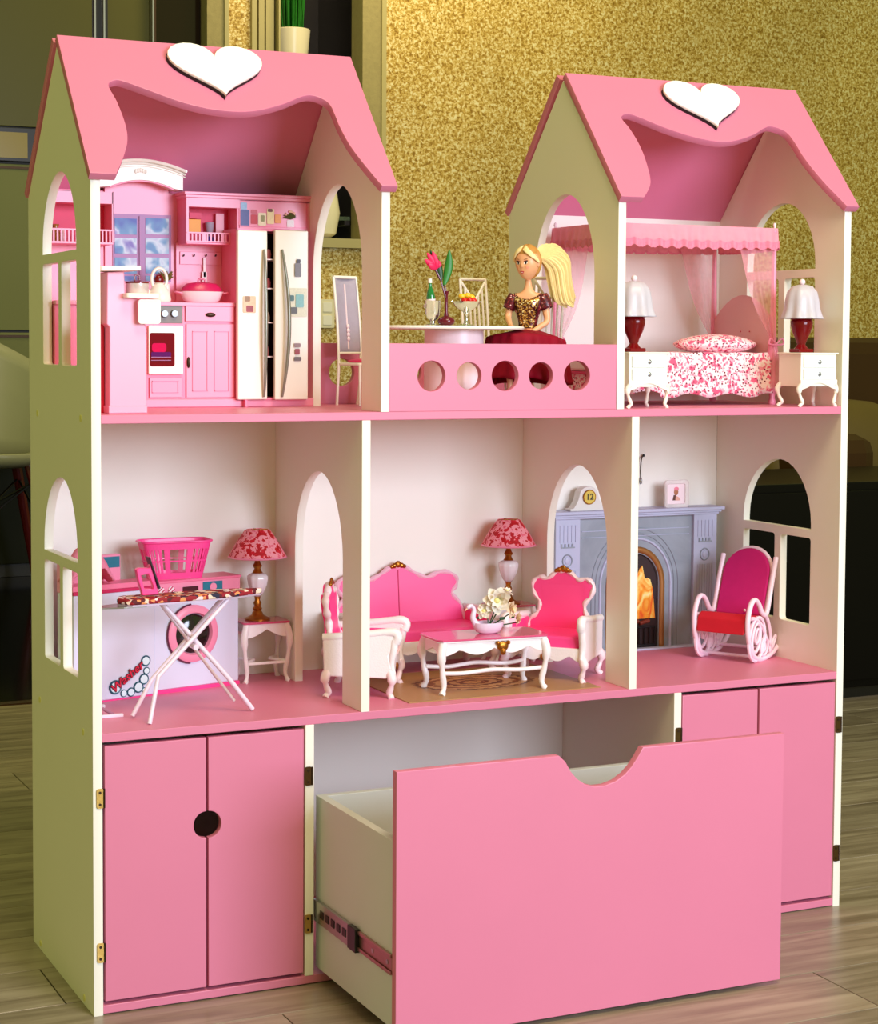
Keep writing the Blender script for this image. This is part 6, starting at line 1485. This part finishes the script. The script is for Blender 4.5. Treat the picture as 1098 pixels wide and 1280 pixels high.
# sequin bodice: shell around the torso, with cap sleeves
def ring(z, rx, ry, cy=0): return (z, rx, ry, cy)
RG_ = [ring(.020, .0122, .0102), ring(.026, .0118, .0098), ring(.034, .0128, .0106), ring(.044, .0152, .0122, -.0008), ring(.052, .0182, .0142, -.0022), ring(.058, .0200, .0136, -.0018), ring(.0640, .0215, .0116, -.0005), ring(.0685, .0185, .0094, 0)]
def bod(u, v):
    f = v*(len(RG_)-1); i = min(int(f), len(RG_)-2); t = f-i; a = u*2*PI
    z, rx, ry, cy = [RG_[i][k]*(1-t)+RG_[i+1][k]*t for k in range(4)]
    dip = 0
    if v > .72: dip = -.0085*max(0, -math.sin(a))**2*(v-.72)/.28
    return (rx*math.cos(a), cy+ry*math.sin(a), PZ+z+dip)
bd = build(MB().grid(bod, 48, 26, closed_u=True), 'sequin_top', M_SEQ, DL, smooth=70, solid=.0006)
def sleeve(s_):
    def f(u, v):
        a = u*2*PI; c0 = Vector((s_*.0180, 0, PZ+.0655)); c1 = Vector((s_*.0262, -.0012, PZ+.0470)); c = c0.lerp(c1, v); r = .0078+.0012*math.sin(PI*v)
        ax_ = (c1-c0).normalized(); e1 = Vector((0, 1, 0)); e2 = ax_.cross(e1); return c+e1*r*math.cos(a)+e2*r*math.sin(a)
    build(MB().grid(f, 20, 7, closed_u=True), 'sleeve', M_SEQR, bd, smooth=70, solid=.0005)
sleeve(-1); sleeve(1)
def sidep(s_):
    def f(u, v):
        a = (-PI/2+s_*(.92+.75*u)) ; z = .024+.043*v; t = (z-.020)/.0485*(len(RG_)-1); i = min(int(t), len(RG_)-2); tt = t-i
        rx, ry, cy = [RG_[i][k]*(1-tt)+RG_[i+1][k]*tt for k in (1, 2, 3)]; return ((rx+.0008)*math.cos(a), cy+(ry+.0008)*math.sin(a), PZ+z)
    build(MB().grid(f, 12, 14), 'side_panel', M_SEQR, bd, smooth=70)
sidep(-1); sidep(1)
build(MB().tube([(.0128*math.cos(t), .0106*math.sin(t), PZ+.0200) for t in [2*PI*k/28 for k in range(28)]], .0013, 6, closed=True), 'belt', mat('rose_gold_belt', (226, 150, 120), .3, metal=.5), bd, smooth=60)
# skirt: gathered at the waist, spread over the lap and hanging to the shins
def skt(u, v):
    a = u*2*PI; c, s2 = math.cos(a), math.sin(a); front = max(0, -s2)
    r = .0115+.031*min(1, v*2.4)+.016*v
    x = r*c*(1+.12*front); y = (r*.8)*s2-(.040*min(1, v*2.2))*front
    z = PZ+.0200-.006*min(1, v*2.2)-.012*(1-front)*min(1, v*2.2)*.8-max(0, v-.45)*.105
    w_ = .0022*math.sin(a*11)+.0012*math.sin(a*23+1)
    return (x+w_*c*v*1.4, y+w_*s2*v*1.4, z+.0012*math.sin(a*9)*v)
build(MB().grid(skt, 120, 24, closed_u=True), 'skirt', M_SKIRT, DL, smooth=70, solid=.0006)
DL.scale = (1.08, 1.08, 1.08); DL.location = (DLX-.016, DLY, S1+.0035); DL.rotation_euler.z = math.radians(-40)

bpy.context.view_layer.update()
